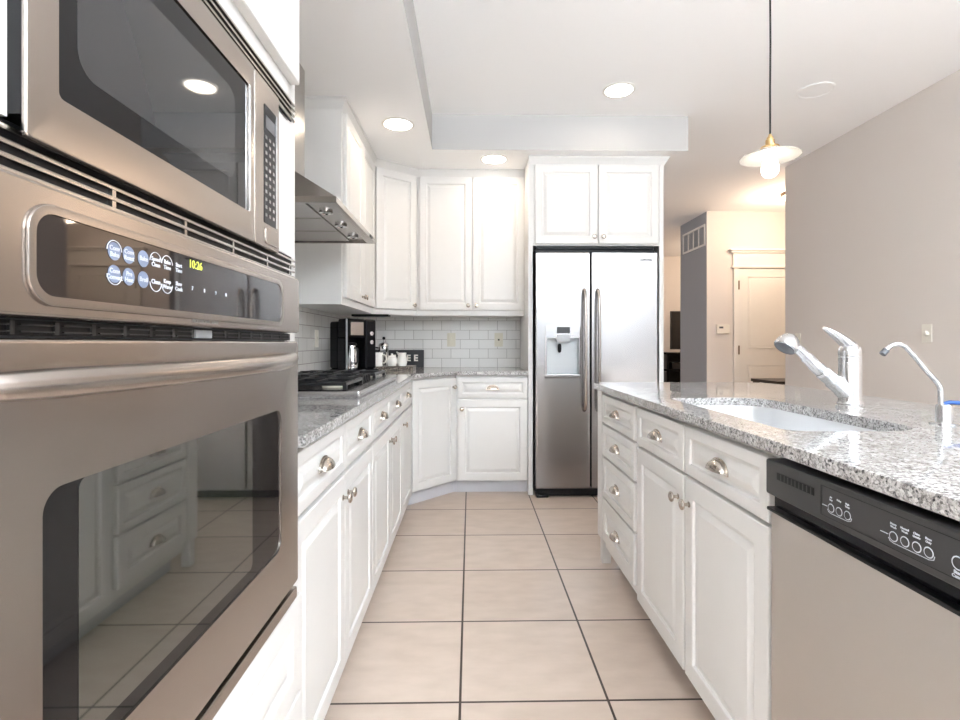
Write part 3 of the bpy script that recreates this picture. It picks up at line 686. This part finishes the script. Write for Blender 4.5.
obj('door_panel', slab(new(), rrect(Y0 + 0.002, Y1 - 0.002, 0.115, 0.7615, 0.006), 0, 0.045, bev=0.004, Mx=XN(0.692)), 'steel_dw', t)
obj('kick_plate', box(new(), 0.72, 0.74, Y0 + 0.004, Y1 - 0.004, 0.02, 0.114), 'black', t)
XP = 0.6366
TXI = lambda y, z: Matrix(((0, 0, -1, XP - 0.0004), (-1, 0, 0, y), (0, 1, 0, z), (0, 0, 0, 1)))
def ringed(y, z, r=0.0070):
    bm = new(); n = 24
    loops = [[(XP - 0.0002 - 0.0004 * math.sin(2 * PI * q / 8), y + (r + 0.0008 * math.cos(2 * PI * q / 8)) * math.cos(2 * PI * k / n), z + (r + 0.0008 * math.cos(2 * PI * q / 8)) * math.sin(2 * PI * k / n)) for q in range(8)] for k in range(n)]
    loops.append(loops[0]); loft(bm, loops, False, False); bmesh.ops.remove_doubles(bm, verts=bm.verts[:], dist=1e-6)
    b = obj('button', cyl(new(), (XP, y, z), (XP - 0.0008, y, z), r * 0.86, n=20), 'charcoal', cp); obj('button_ring', bm, 'ink', b); return b
for y in (0.890, 0.8705, 0.851, 0.757, 0.737, 0.717, 0.698): ringed(y, 0.8295)
ringed(0.655, 0.833, 0.0085)
bm = new()
for a, b in (((0.895), 0.846), ((0.762), 0.693)):
    tube(bm, [(XP - 0.0003, a + 0.004, 0.8255), (XP - 0.0003, a + 0.001, 0.8212), (XP - 0.0003, a - 0.005, 0.8198), (XP - 0.0003, b + 0.004, 0.8198), (XP - 0.0003, b - 0.003, 0.8222), (XP - 0.0003, b - 0.0045, 0.8275)], 0.0005, 6)
for a, b in ((0.912, 0.900), (0.781, 0.767)): tube(bm, [(XP - 0.0003, a, 0.8300), (XP - 0.0003, b, 0.8300)], 0.0007, 6)
for y, s1, s2 in ((0.890, 'Air', 'Dry'), (0.8705, 'Delay', ''), (0.851, 'High', 'Temp'), (0.757, 'Heavy', 'Wash'), (0.737, 'Normal', 'Wash'), (0.717, 'China', 'Gentle'), (0.698, 'Rinse', 'Only'), (0.655, '', '')):
    if s1: join(bm, text_bm(s1, 0.0046, TXI(y, 0.8482), bold=0.0))
    if s2: join(bm, text_bm(s2, 0.0046, TXI(y, 0.8436), bold=0.0))
join(bm, text_bm('Start', 0.0062, TXI(0.655, 0.8205), bold=0.00015))
join(bm, text_bm('Cancel', 0.0062, TXI(0.655, 0.8150), bold=0.00015))
obj('panel_lettering', bm, 'ink', cp)

# island worktop with the sink cut-out
SX0, SX1, SY0, SY1 = 0.748, 1.097, 1.185, 1.922
hole = rrect(SX0, SX1, SY0, SY1, [0.10, 0.05, 0.05, 0.10], 8)
tag(obj('island_countertop', slab(new(), rrect(0.643, 1.566, -0.30, 2.705, [0.16, 0.055, 0.03, 0.03], 8), 0.8845, 0.914, [hole], bev=0.004), 'granite', loc=(1.1, 1.2, 0.884)),
    'speckled grey granite island countertop with an undermount sink cut-out', 'countertop')
t = thing('kitchen_sink', 'stainless undermount sink bowl set in the island countertop', 'sink', ((SX0 + SX1) / 2, (SY0 + SY1) / 2, 0.72))
lv = [(0.0, 0.884), (0.002, 0.872), (0.004, 0.80), (0.010, 0.745), (0.030, 0.725), (0.06, 0.720)]
bm = new(); loops = []
def bowl_ring(i, z): return [(x, y, z) for x, y in rrect(SX0 - 0.004 + i, SX1 + 0.004 - i, SY0 - 0.004 + i, SY1 + 0.004 - i, [max(0.10 - i * 0.2, 0.03), 0.05, 0.05, max(0.10 - i * 0.2, 0.03)], 8)]
for i, z in lv[:0:-1]: loops.append(bowl_ring(i - 0.0022, z - 0.0022))
fl = rrect(SX0 - 0.015, SX1 + 0.015, SY0 - 0.015, SY1 + 0.015, [0.11, 0.06, 0.06, 0.11], 8)
loops.append(bowl_ring(-0.0022, 0.8815)); loops.append([(x, y, 0.8818) for x, y in fl]); loops.append([(x, y, 0.8838) for x, y in fl])
for i, z in lv: loops.append(bowl_ring(i, z - (0.0003 if i == 0 else 0)))
loft(bm, loops); obj('bowl', bm, 'sinksteel', t, ang=0.9)
obj('drain', lathe(new(), [(0.045, 0), (0.045, 0.002), (0.036, 0.003), (0.034, 0.0005), (0.001, 0.0002)], Matrix.Translation((0.95, 1.56, 0.7215))), 'chrome', t)

# pull-out faucet
fy = 1.64
t = thing('kitchen_faucet', 'brushed steel pull-out faucet with lever on top beside the sink', 'faucet', (1.235, fy, 0.914))
obj('faucet_body', lathe(new(), [(0.040, 0.0), (0.040, 0.005), (0.036, 0.007), (0.037, 0.012), (0.035, 0.016), (0.0330, 0.022), (0.0325, 0.06), (0.0325, 0.125), (0.0325, 0.142), (0.0318, 0.144), (0.0325, 0.146), (0.0325, 0.160), (0.031, 0.162)], Matrix.Translation((1.235, fy, 0.914)), 36), 'satin', t)
obj('faucet_spout', tube(new(), smooth_path([(1.232, fy, 0.955), (1.205, fy, 0.978), (1.172, fy, 1.004), (1.140, fy, 1.030)], 5), [0.030] * 5 + [0.027] * 5 + [0.023] * 5 + [0.0205], 24), 'satin', t, ang=1.0)
o = obj('spray_wand', tube(new(), smooth_path([(1.139, fy, 1.031), (1.112, fy, 1.056), (1.085, fy, 1.083), (1.058, fy, 1.108)], 5), [0.0205] * 5 + [0.019] * 5 + [0.0155] * 5 + [0.0145], 24), 'satin', t, ang=1.0)
ax = Vector((-0.62, -0.12, -0.78)).normalized(); q = Vector((0, 0, 1)).rotation_difference(ax).to_matrix().to_4x4()
hm = Matrix.Translation((1.030, fy, 1.120)) @ q
obj('spray_head', lathe(new(), [(0.004, -0.033), (0.016, -0.030), (0.027, -0.020), (0.034, -0.004), (0.036, 0.010), (0.035, 0.018), (0.032, 0.0205)], hm, 32), 'satin', o, ang=1.0)
obj('spray_face', lathe(new(), [(0.0315, 0.018), (0.0315, 0.0215), (0.028, 0.0235), (0.001, 0.0240)], hm, 32), 'darkgrey', o)
o = obj('lever_cap', lathe(new(), [(0.0310, 0.162), (0.0325, 0.165), (0.0330, 0.178), (0.030, 0.192), (0.022, 0.204), (0.010, 0.210), (0.001, 0.2115)], Matrix.Translation((1.235, fy, 0.914)), 36), 'satin', t, ang=1.0)
bm = new(); path = smooth_path([(1.243, fy, 1.096), (1.226, fy, 1.118), (1.196, fy, 1.142), (1.168, fy, 1.160), (1.148, fy, 1.171)], 5); loops = []
for i, p in enumerate(path):
    f = i / (len(path) - 1); wv = 0.030 * (1 - f) ** 0.7 + 0.006; th = 0.020 * (1 - f) + 0.0045
    a = path[max(i - 1, 0)]; b = path[min(i + 1, len(path) - 1)]; tg = (b - a).normalized(); nn = Vector((0, 1, 0)).cross(tg).normalized()
    loops.append([p + Vector((0, 1, 0)) * wv * math.cos(2 * PI * k / 20) * 0.85 + nn * th * math.sin(2 * PI * k / 20) for k in range(20)])
loft(bm, loops); obj('lever', bm, 'satin', o, ang=1.0)
# filtered water tap
wy = 1.285
t = thing('water_filter_tap', 'slim chrome filtered water tap with blue lever beyond the sink', 'faucet', (1.212, wy, 0.914))
obj('tap_base', lathe(new(), [(0.030, 0), (0.030, 0.003), (0.027, 0.005), (0.018, 0.006), (0.0175, 0.046), (0.0155, 0.050), (0.001, 0.051)], Matrix.Translation((1.212, wy, 0.914))), 'satin', t)
obj('tap_spout', tube(new(), smooth_path([(1.204, wy, 0.962), (1.203, wy, 0.985), (1.202, wy, 1.004), (1.194, wy, 1.020), (1.158, wy, 1.060), (1.122, wy, 1.101), (1.108, wy, 1.114), (1.092, wy, 1.118), (1.074, wy, 1.114), (1.060, wy, 1.102)], 5), 0.0062, 14), 'satin', t, ang=1.0)
obj('spout_tip', cyl(new(), (1.0615, wy, 1.1035), (1.0515, wy, 1.0925), 0.0078, 0.0078, 18), 'darkgrey', t)
bm = tube(new(), [(1.205, wy - 0.002, 0.967), (1.225, wy - 0.003, 0.970), (1.25, wy - 0.004, 0.968), (1.29, wy - 0.006, 0.972)], [0.003, 0.0050, 0.0055, 0.004], 14)
obj('tap_lever', bm, 'blue', t)

# ------------------------------------------------------------------ things on the counter in the corner
t = thing('coffee_maker', 'black coffee maker with glass carafe standing on the corner countertop', 'coffee maker', (-0.82, 3.60, 0.914))
rot = Matrix.Translation((-0.824, 3.60, 0.9142)) @ Matrix.Rotation(math.radians(44), 4, 'Z')     # local -y is the front
def RB(*a, **k):
    bm = new(); box(bm, *a, **k); bm.transform(rot); return bm
obj('base', RB(-0.118, 0.122, -0.145, 0.115, 0, 0.030, bev=0.010), 'gloss', t)
obj('housing', RB(-0.118, 0.118, 0.0, 0.115, 0.030, 0.360, bev=0.016, seg=3), 'gloss', t)
obj('side_housing', RB(0.030, 0.1185, -0.115, -0.001, 0.030, 0.374, bev=0.016, seg=3), 'gloss', t)
obj('side_wing', RB(-0.1185, -0.098, -0.090, -0.001, 0.030, 0.240, bev=0.004), 'gloss', t)
o = obj('brew_head', RB(-0.118, 0.029, -0.115, -0.001, 0.245, 0.376, bev=0.012, seg=3), 'gloss', t)
obj('steel_plate', RB(-0.088, 0.012, -0.119, -0.1145, 0.262, 0.352, bev=0.002), 'steel', o)
obj('edge_highlight', RB(-0.1195, -0.112, -0.119, -0.108, 0.030, 0.372, bev=0.001), 'grey', t)  # grey strip modelled in place of the highlight along the front edge
bm = lathe(new(), [(0.036, 0.0), (0.046, 0.004), (0.050, 0.05), (0.046, 0.09), (0.034, 0.135), (0.032, 0.160), (0.001, 0.161)], rot @ Matrix.Translation((-0.046, -0.06, 0.032)), 28)
o = obj('carafe', bm, 'chrome', t)
obj('carafe_handle', tube(new(), [rot @ Vector(p) for p in ((-0.046, -0.100, 0.175), (-0.046, -0.135, 0.170), (-0.046, -0.135, 0.08), (-0.046, -0.108, 0.065))], 0.007, 10), 'black', o)
obj('carafe_lid', lathe(new(), [(0.034, 0.161), (0.036, 0.166), (0.030, 0.178), (0.001, 0.180)], rot @ Matrix.Translation((-0.046, -0.06, 0.032)), 28), 'black', o)
for z in (0.215, 0.275): obj('dial', lathe(new(), [(0.014, 0), (0.014, 0.008), (0.001, 0.010)], rot @ Matrix.Translation((0.075, -0.1152, z)) @ Matrix.Rotation(PI / 2, 4, 'X'), 20), 'chrome', t)

TZ = 0.9435
tag(obj('serving_tray', slab(new(), rrect(-0.760, -0.440, 3.90, 4.16, 0.012), 0.9145, TZ, bev=0.003), 'tray', loc=(-0.6, 4.02, 0.914)), 'speckled rectangular tray holding the white coffee service', 'tray')
t = thing('coffee_mug', 'white coffee mug on the tray beside the coffee maker', 'mug', (-0.716, 3.955, TZ))
obj('mug_body', lathe(new(), [(0.036, 0.0005), (0.039, 0.003), (0.042, 0.03), (0.043, 0.106), (0.041, 0.107), (0.039, 0.104), (0.037, 0.012), (0.001, 0.010)], Matrix.Translation((-0.716, 3.955, TZ))), 'china', t)
obj('handle', tube(new(), smooth_path([(-0.680, 3.94, TZ + 0.085), (-0.655, 3.93, TZ + 0.088), (-0.643, 3.925, TZ + 0.062), (-0.655, 3.93, TZ + 0.032), (-0.678, 3.94, TZ + 0.026)], 5), 0.006, 12), 'china', t, ang=1.0)
t = thing('sugar_bowl', 'round white lidded sugar bowl between the mug and creamer', 'bowl', (-0.605, 3.96, TZ))
obj('bowl_body', lathe(new(), [(0.026, 0.0005), (0.032, 0.004), (0.039, 0.03), (0.039, 0.052), (0.034, 0.070), (0.001, 0.071)], Matrix.Translation((-0.605, 3.96, TZ))), 'china', t)
obj('lid', lathe(new(), [(0.034, 0.0715), (0.028, 0.080), (0.010, 0.086), (0.007, 0.090), (0.010, 0.098), (0.001, 0.101)], Matrix.Translation((-0.605, 3.96, TZ))), 'china', t)
t = thing('cream_jug', 'white cream jug at the end of the tray before the sign', 'jug', (-0.530, 3.97, TZ))
bm = lathe(new(), [(0.028, 0.0005), (0.034, 0.004), (0.040, 0.03), (0.037, 0.06), (0.031, 0.085), (0.035, 0.105), (0.033, 0.105), (0.029, 0.085), (0.033, 0.03), (0.001, 0.012)], Matrix.Translation((-0.530, 3.97, TZ)))
for v_ in bm.verts:
    if v_.co.z > TZ + 0.095 and v_.co.x < -0.555: v_.co.x -= 0.012; v_.co.z += 0.008
obj('jug_body', bm, 'china', t)
obj('handle', tube(new(), smooth_path([(-0.520, 4.002, TZ + 0.092), (-0.512, 4.022, TZ + 0.088), (-0.510, 4.026, TZ + 0.062), (-0.518, 4.008, TZ + 0.042)], 5), 0.005, 12), 'china', t, ang=1.0)
t = thing('french_press', 'small chrome french press with black knob behind the mug', 'coffee press', (-0.690, 4.085, TZ))
fp = Matrix.Translation((-0.690, 4.085, TZ))
obj('beaker', lathe(new(), [(0.036, 0.0005), (0.038, 0.004), (0.038, 0.150), (0.036, 0.151), (0.001, 0.151)], fp), 'clear', t)
bm = new()
for a in range(4):
    x, y = 0.0405 * math.cos(PI / 4 + a * PI / 2), 0.0405 * math.sin(PI / 4 + a * PI / 2); box(bm, x - 0.004, x + 0.004, y - 0.004, y + 0.004, 0.001, 0.150, Mx=fp)
lathe(bm, [(0.0385, 0.135), (0.0415, 0.135), (0.0415, 0.150), (0.0385, 0.150)], fp)
obj('frame', bm, 'chrome', t)
o = obj('lid', lathe(new(), [(0.042, 0.1515), (0.043, 0.160), (0.034, 0.178), (0.012, 0.187), (0.004, 0.189), (0.004, 0.206), (0.001, 0.206)], fp), 'chrome', t)
obj('plunger_knob', lathe(new(), [(0.004, 0.206), (0.011, 0.211), (0.013, 0.219), (0.009, 0.228), (0.001, 0.231)], fp), 'black', o)
obj('handle', tube(new(), smooth_path([(-0.731, 4.07, TZ + 0.142), (-0.760, 4.06, TZ + 0.140), (-0.765, 4.06, TZ + 0.09), (-0.735, 4.07, TZ + 0.05)], 5), 0.006, 12), 'black', t, ang=1.0)
t = thing('coffee_sign', 'black COFFEE sign with white letters leaning on the splashback', 'sign', (-0.61, 4.352, 0.914))
bm = new(); box(bm, -0.832, -0.395, 4.340, 4.358, 0.9145, 1.066, 0.002); obj('sign_board', bm, mat('sign_black', (0.020, 0.020, 0.024), 0.4), t)
o = t
bm = new(); 
for x0, x1, z0, z1 in ((-0.832, -0.395, 1.060, 1.066), (-0.832, -0.395, 0.9145, 0.9205), (-0.832, -0.826, 0.9205, 1.060), (-0.401, -0.395, 0.9205, 1.060)): box(bm, x0, x1, 4.336, 4.3398, z0, z1)
obj('sign_frame', bm, 'charcoal', t)
bm = new()
for k, ch in enumerate('COFFEE'): join(bm, text_bm(ch, 0.072, FM((-0.770 + k * 0.0615, 4.3396, 0.995), (0, -1)), 0.0006, bold=0.0028))
obj('sign_lettering', bm, 'ivory', t)

# ------------------------------------------------------------------ outlets, switches, thermostat, vent
def plate(name, label, fm, m, kind, group):
    t = thing(name, label, 'wall switch' if kind != 'outlet' else 'wall outlet', tuple(fm.translation), group)
    bm = new(); slab(bm, rrect(-0.036, 0.036, -0.058, 0.058, 0.004), 0.0004, 0.006, bev=0.002, Mx=fm); obj('cover_plate', bm, m, t)
    if kind == 'outlet':
        for z in (-0.020, 0.020):
            o = obj('socket', slab(new(), rrect(-0.016, 0.016, z - 0.014, z + 0.014, 0.008), 0.006, 0.0072, Mx=fm), m, t)
            bm = new(); box(bm, -0.008, -0.006, z - 0.004, z + 0.006, 0.0072, 0.0076, Mx=fm); box(bm, 0.006, 0.008, z - 0.004, z + 0.006, 0.0072, 0.0076, Mx=fm); obj('slots', bm, 'black', o)
    elif kind == 'toggle':
        obj('toggle', box(new(), -0.005, 0.005, -0.006, 0.014, 0.006, 0.016, 0.002, Mx=fm), m, t)
    elif kind == 'jack':
        obj('jack', box(new(), -0.007, 0.007, -0.007, 0.007, 0.006, 0.0075, Mx=fm), 'black', t)
    else:
        obj('dimmer_dial', lathe(new(), [(0.018, 0.006), (0.018, 0.010), (0.015, 0.012), (0.014, 0.022), (0.001, 0.023)], fm), m, t)
    return t
plate('wall_switch', 'almond switch plate on the back splashback by the coffee sign', FM((-0.163, YB - 0.0102, 1.152), (0, -1)), 'almond', 'toggle', 'splashback plates')
plate('wall_outlet', 'almond jack plate on the back splashback by the refrigerator', FM((0.242, YB - 0.0102, 1.152), (0, -1)), 'almond', 'jack', 'splashback plates')
plate('wall_switch', 'ivory switch plate on tiled wall beside the coffee maker', FM((XL + 0.0102, 3.40, 1.152), (1, 0)), 'ivory', 'toggle', 'splashback plates')
plate('wall_switch', 'ivory dimmer plate on the greige wall above the filter tap', FM((XR - 0.0002, 3.20, 1.185), (-1, 0)), 'ivory', 'dial', 'greige wall plates')
plate('wall_switch', 'ivory dimmer plate near the greige wall end, behind the spray head', FM((XR - 0.0002, 4.48, 1.152), (-1, 0)), 'ivory', 'dial', 'greige wall plates')

t = thing('thermostat', 'white thermostat on the hall wall beside the door casing', 'thermostat', (3.105, 6.25, 1.30))
obj('housing', box(new(), 3.030, 3.185, 6.218, 6.2495, 1.240, 1.352, 0.006), 'ivory', t)
obj('display', box(new(), 3.055, 3.105, 6.2165, 6.2179, 1.305, 1.328), 'darkgrey', t)
t = thing('air_vent', 'white framed return air vent high on the hall corner wall', 'vent', (2.912, 6.61, 2.47))
vx = 2.9145
bm = new(); slab(bm, [(6.285, 2.335), (6.945, 2.335), (6.945, 2.605), (6.285, 2.605)], 0.0005, 0.010, [[(6.285 + 0.025 + k * 0.157, 2.36), (6.285 + 0.025 + k * 0.157 + 0.135, 2.36), (6.285 + 0.025 + k * 0.157 + 0.135, 2.58), (6.285 + 0.025 + k * 0.157, 2.58)] for k in range(4)], Mx=XN(vx)); obj('vent_frame', bm, 'trimw', t)
bm = new()
for k in range(14): box(bm, vx - 0.007, vx - 0.002, 6.31, 6.92, 2.362 + k * 0.0157, 2.370 + k * 0.0157)
obj('vent_slats', bm, 'grey', t)

# ------------------------------------------------------------------ lamps
def recessed(x, y, z, label, watts, lit=True, r=0.085):
    t = thing('recessed_light', label, 'ceiling light', (x, y, z), 'recessed ceiling lights')
    Mx = Matrix.Translation((x, y, z))
    obj('trim_ring', lathe(new(), [(r + 0.018, -0.0005), (r + 0.018, -0.004), (r + 0.002, -0.007), (r, -0.004), (r, -0.0005)], Mx, 40), 'trimw', t)
    obj('lens', lathe(new(), [(r - 0.0005, -0.0005), (r - 0.0005, -0.004), (r * 0.6, -0.0055), (0.001, -0.006)], Mx, 40), 'lens' if lit else 'trimw', t)
    if lit:
        l = area_light('recessed_lamp', (x, y, z - 0.012), (0, 0, 0), r * 1.8, 0, watts, WARM, 'DISK')
        l.parent = t; l.matrix_basis = Matrix.Translation((0, 0, -0.012)); l.data.spread = math.radians(160)
    return t
recessed(-0.455, 3.222, ZS, 'lit recessed downlight in the soffit above the cooktop run', 1.1)
recessed(0.176, 3.82, ZS, 'lit recessed downlight in the soffit before the back wall cabinets', 1.1)
recessed(0.955, 3.268, ZC, 'lit recessed downlight in the main ceiling before the refrigerator', 0.5)
t = thing('ceiling_speaker', 'unlit round white ceiling speaker near the greige wall', 'speaker', (2.22, 3.245, ZC))
obj('speaker_ring', lathe(new(), [(0.105, -0.0005), (0.105, -0.004), (0.098, -0.006), (0.096, -0.0005)], Matrix.Translation((2.22, 3.245, ZC)), 40), 'ceil', t)
obj('speaker_grille', lathe(new(), [(0.0955, -0.0005), (0.0955, -0.004), (0.001, -0.005)], Matrix.Translation((2.22, 3.245, ZC)), 40), 'ceil', t)

px, py, pz = 1.381, 2.33, 1.985
t = thing('pendant_light', 'pendant lamp with white glass disc shade hanging over the island', 'pendant lamp', (px, py, ZC))
obj('ceiling_cup', lathe(new(), [(0.055, -0.0005), (0.055, -0.004), (0.02, -0.006), (0.001, -0.007)], Matrix.Translation((px, py, ZC))), 'brass', t)
obj('cord', tube(new(), [(px, py, ZC - 0.0072), (px + 0.002, py, 2.5), (px, py, 2.3), (px + 0.0005, py, pz + 0.095)], 0.0042, 10), 'cord', t)
o = obj('lamp_socket', lathe(new(), [(0.001, 0.100), (0.006, 0.099), (0.009, 0.090), (0.014, 0.084), (0.015, 0.076), (0.019, 0.072), (0.020, 0.046), (0.024, 0.044), (0.024, 0.034), (0.001, 0.033)], Matrix.Translation((px, py, pz))), 'brass', t)
bm = new(); tube(bm, [(px + 0.036 * math.cos(a), py + 0.036 * math.sin(a), pz + 0.040) for a in [2 * PI * k / 24 for k in range(25)]], 0.003, 8)
for a in (0.3, 0.3 + 2 * PI / 3, 0.3 + 4 * PI / 3): tube(bm, [(px + 0.022 * math.cos(a), py + 0.022 * math.sin(a), pz + 0.040), (px + 0.042 * math.cos(a), py + 0.042 * math.sin(a), pz + 0.040)], 0.0025, 8)
obj('shade_holder', bm, 'brass', o)
obj('lamp_shade', lathe(new(), [(0.027, 0.032), (0.034, 0.0325), (0.045, 0.024), (0.090, 0.010), (0.126, -0.004), (0.128, -0.008), (0.125, -0.009), (0.088, 0.005), (0.044, 0.019), (0.030, 0.025), (0.027, 0.026)], Matrix.Translation((px, py, pz)), 48), 'opal', t, ang=1.0)
o = obj('bulb', lathe(new(), [(0.013, 0.032), (0.015, 0.012), (0.026, -0.012), (0.034, -0.040), (0.037, -0.062), (0.034, -0.080), (0.024, -0.094), (0.010, -0.100), (0.001, -0.101)], Matrix.Translation((px, py, pz)), 28), 'bulb', t, ang=1.0)
# hall flush light and living room light
def flush(x, y, label, watts, r=0.15):
    t = thing('flush_ceiling_light', label, 'ceiling light', (x, y, ZC))
    obj('lamp_base', lathe(new(), [(r, -0.0005), (r, -0.02), (r * 0.9, -0.03), (0.001, -0.031)], Matrix.Translation((x, y, ZC)), 36), 'bronze', t)
    obj('glass_dome', lathe(new(), [(r * 0.88, -0.0315), (r * 0.85, -0.05), (r * 0.6, -0.085), (r * 0.3, -0.10), (0.001, -0.104)], Matrix.Translation((x, y, ZC)), 36), 'dome', t, ang=1.0)
    l = bpy.data.lights.new('flush_lamp', 'POINT'); l.energy = watts; l.color = (1.0, 0.77, 0.58); l.shadow_soft_size = 0.12
    lo_ = bpy.data.objects.new('flush_lamp', l); C.objects.link(lo_); lo_.parent = t; lo_.location = (0, 0, -0.24)
flush(3.52, 5.45, 'warm lit flush ceiling lamp in the hall behind the greige wall', 18)
flush(4.2, 8.2, 'warm lit flush ceiling lamp of the room behind the vent wall', 24)

# ------------------------------------------------------------------ room beyond
t = thing('television', 'dark flat television standing on the black media console', 'television', (3.75, 8.62, 1.0))
obj('screen_panel', box(new(), 3.395, 4.35, 8.60, 8.64, 1.02, 1.67, 0.006), 'charcoal', t)
obj('screen_glass', box(new(), 3.41, 4.335, 8.596, 8.5998, 1.04, 1.655), mat('screen_off', (0.02, 0.018, 0.017), 0.25), t)
bm = new(); box(bm, 3.82, 3.92, 8.605, 8.635, 0.985, 1.021); box(bm, 3.6, 4.14, 8.52, 8.72, 0.9745, 0.985, 0.003); obj('stand', bm, 'black', t)
t = thing('media_console', 'tall black media console with open shelves under the television', 'console', (3.9, 8.6, 0))
bm = new()
for z in (0.03, 0.36, 0.66, 0.935): box(bm, 3.24, 4.6, 8.38, 8.80, z, z + 0.038, 0.003)
obj('shelf', bm, 'gloss', t)
for x in (3.24, 4.56): obj('side_panel', box(new(), x, x + 0.04, 8.38, 8.80, 0, 0.973, 0.002), 'gloss', t)
obj('back_panel', box(new(), 3.28, 4.56, 8.78, 8.80, 0.03, 0.935), 'black', t)
tag(obj('media_receiver', box(new(), 3.36, 3.80, 8.45, 8.74, 0.6985, 0.80, 0.004), 'charcoal', loc=(3.58, 8.6, 0.70)), 'dark receiver box on the upper shelf of the media console', 'receiver')
t = thing('hall_table', 'small dark wooden table in the hall before the panelled door', 'table', (3.5, 5.4, 0))
obj('table_top', box(new(), 3.13, 3.95, 5.15, 5.65, 0.70, 0.732, 0.003), 'wood', t)
for x in (3.17, 3.91):
    for y in (5.19, 5.61): obj('leg', box(new(), x - 0.025, x + 0.025, y - 0.025, y + 0.025, 0, 0.6995, 0.003), 'wood', t)
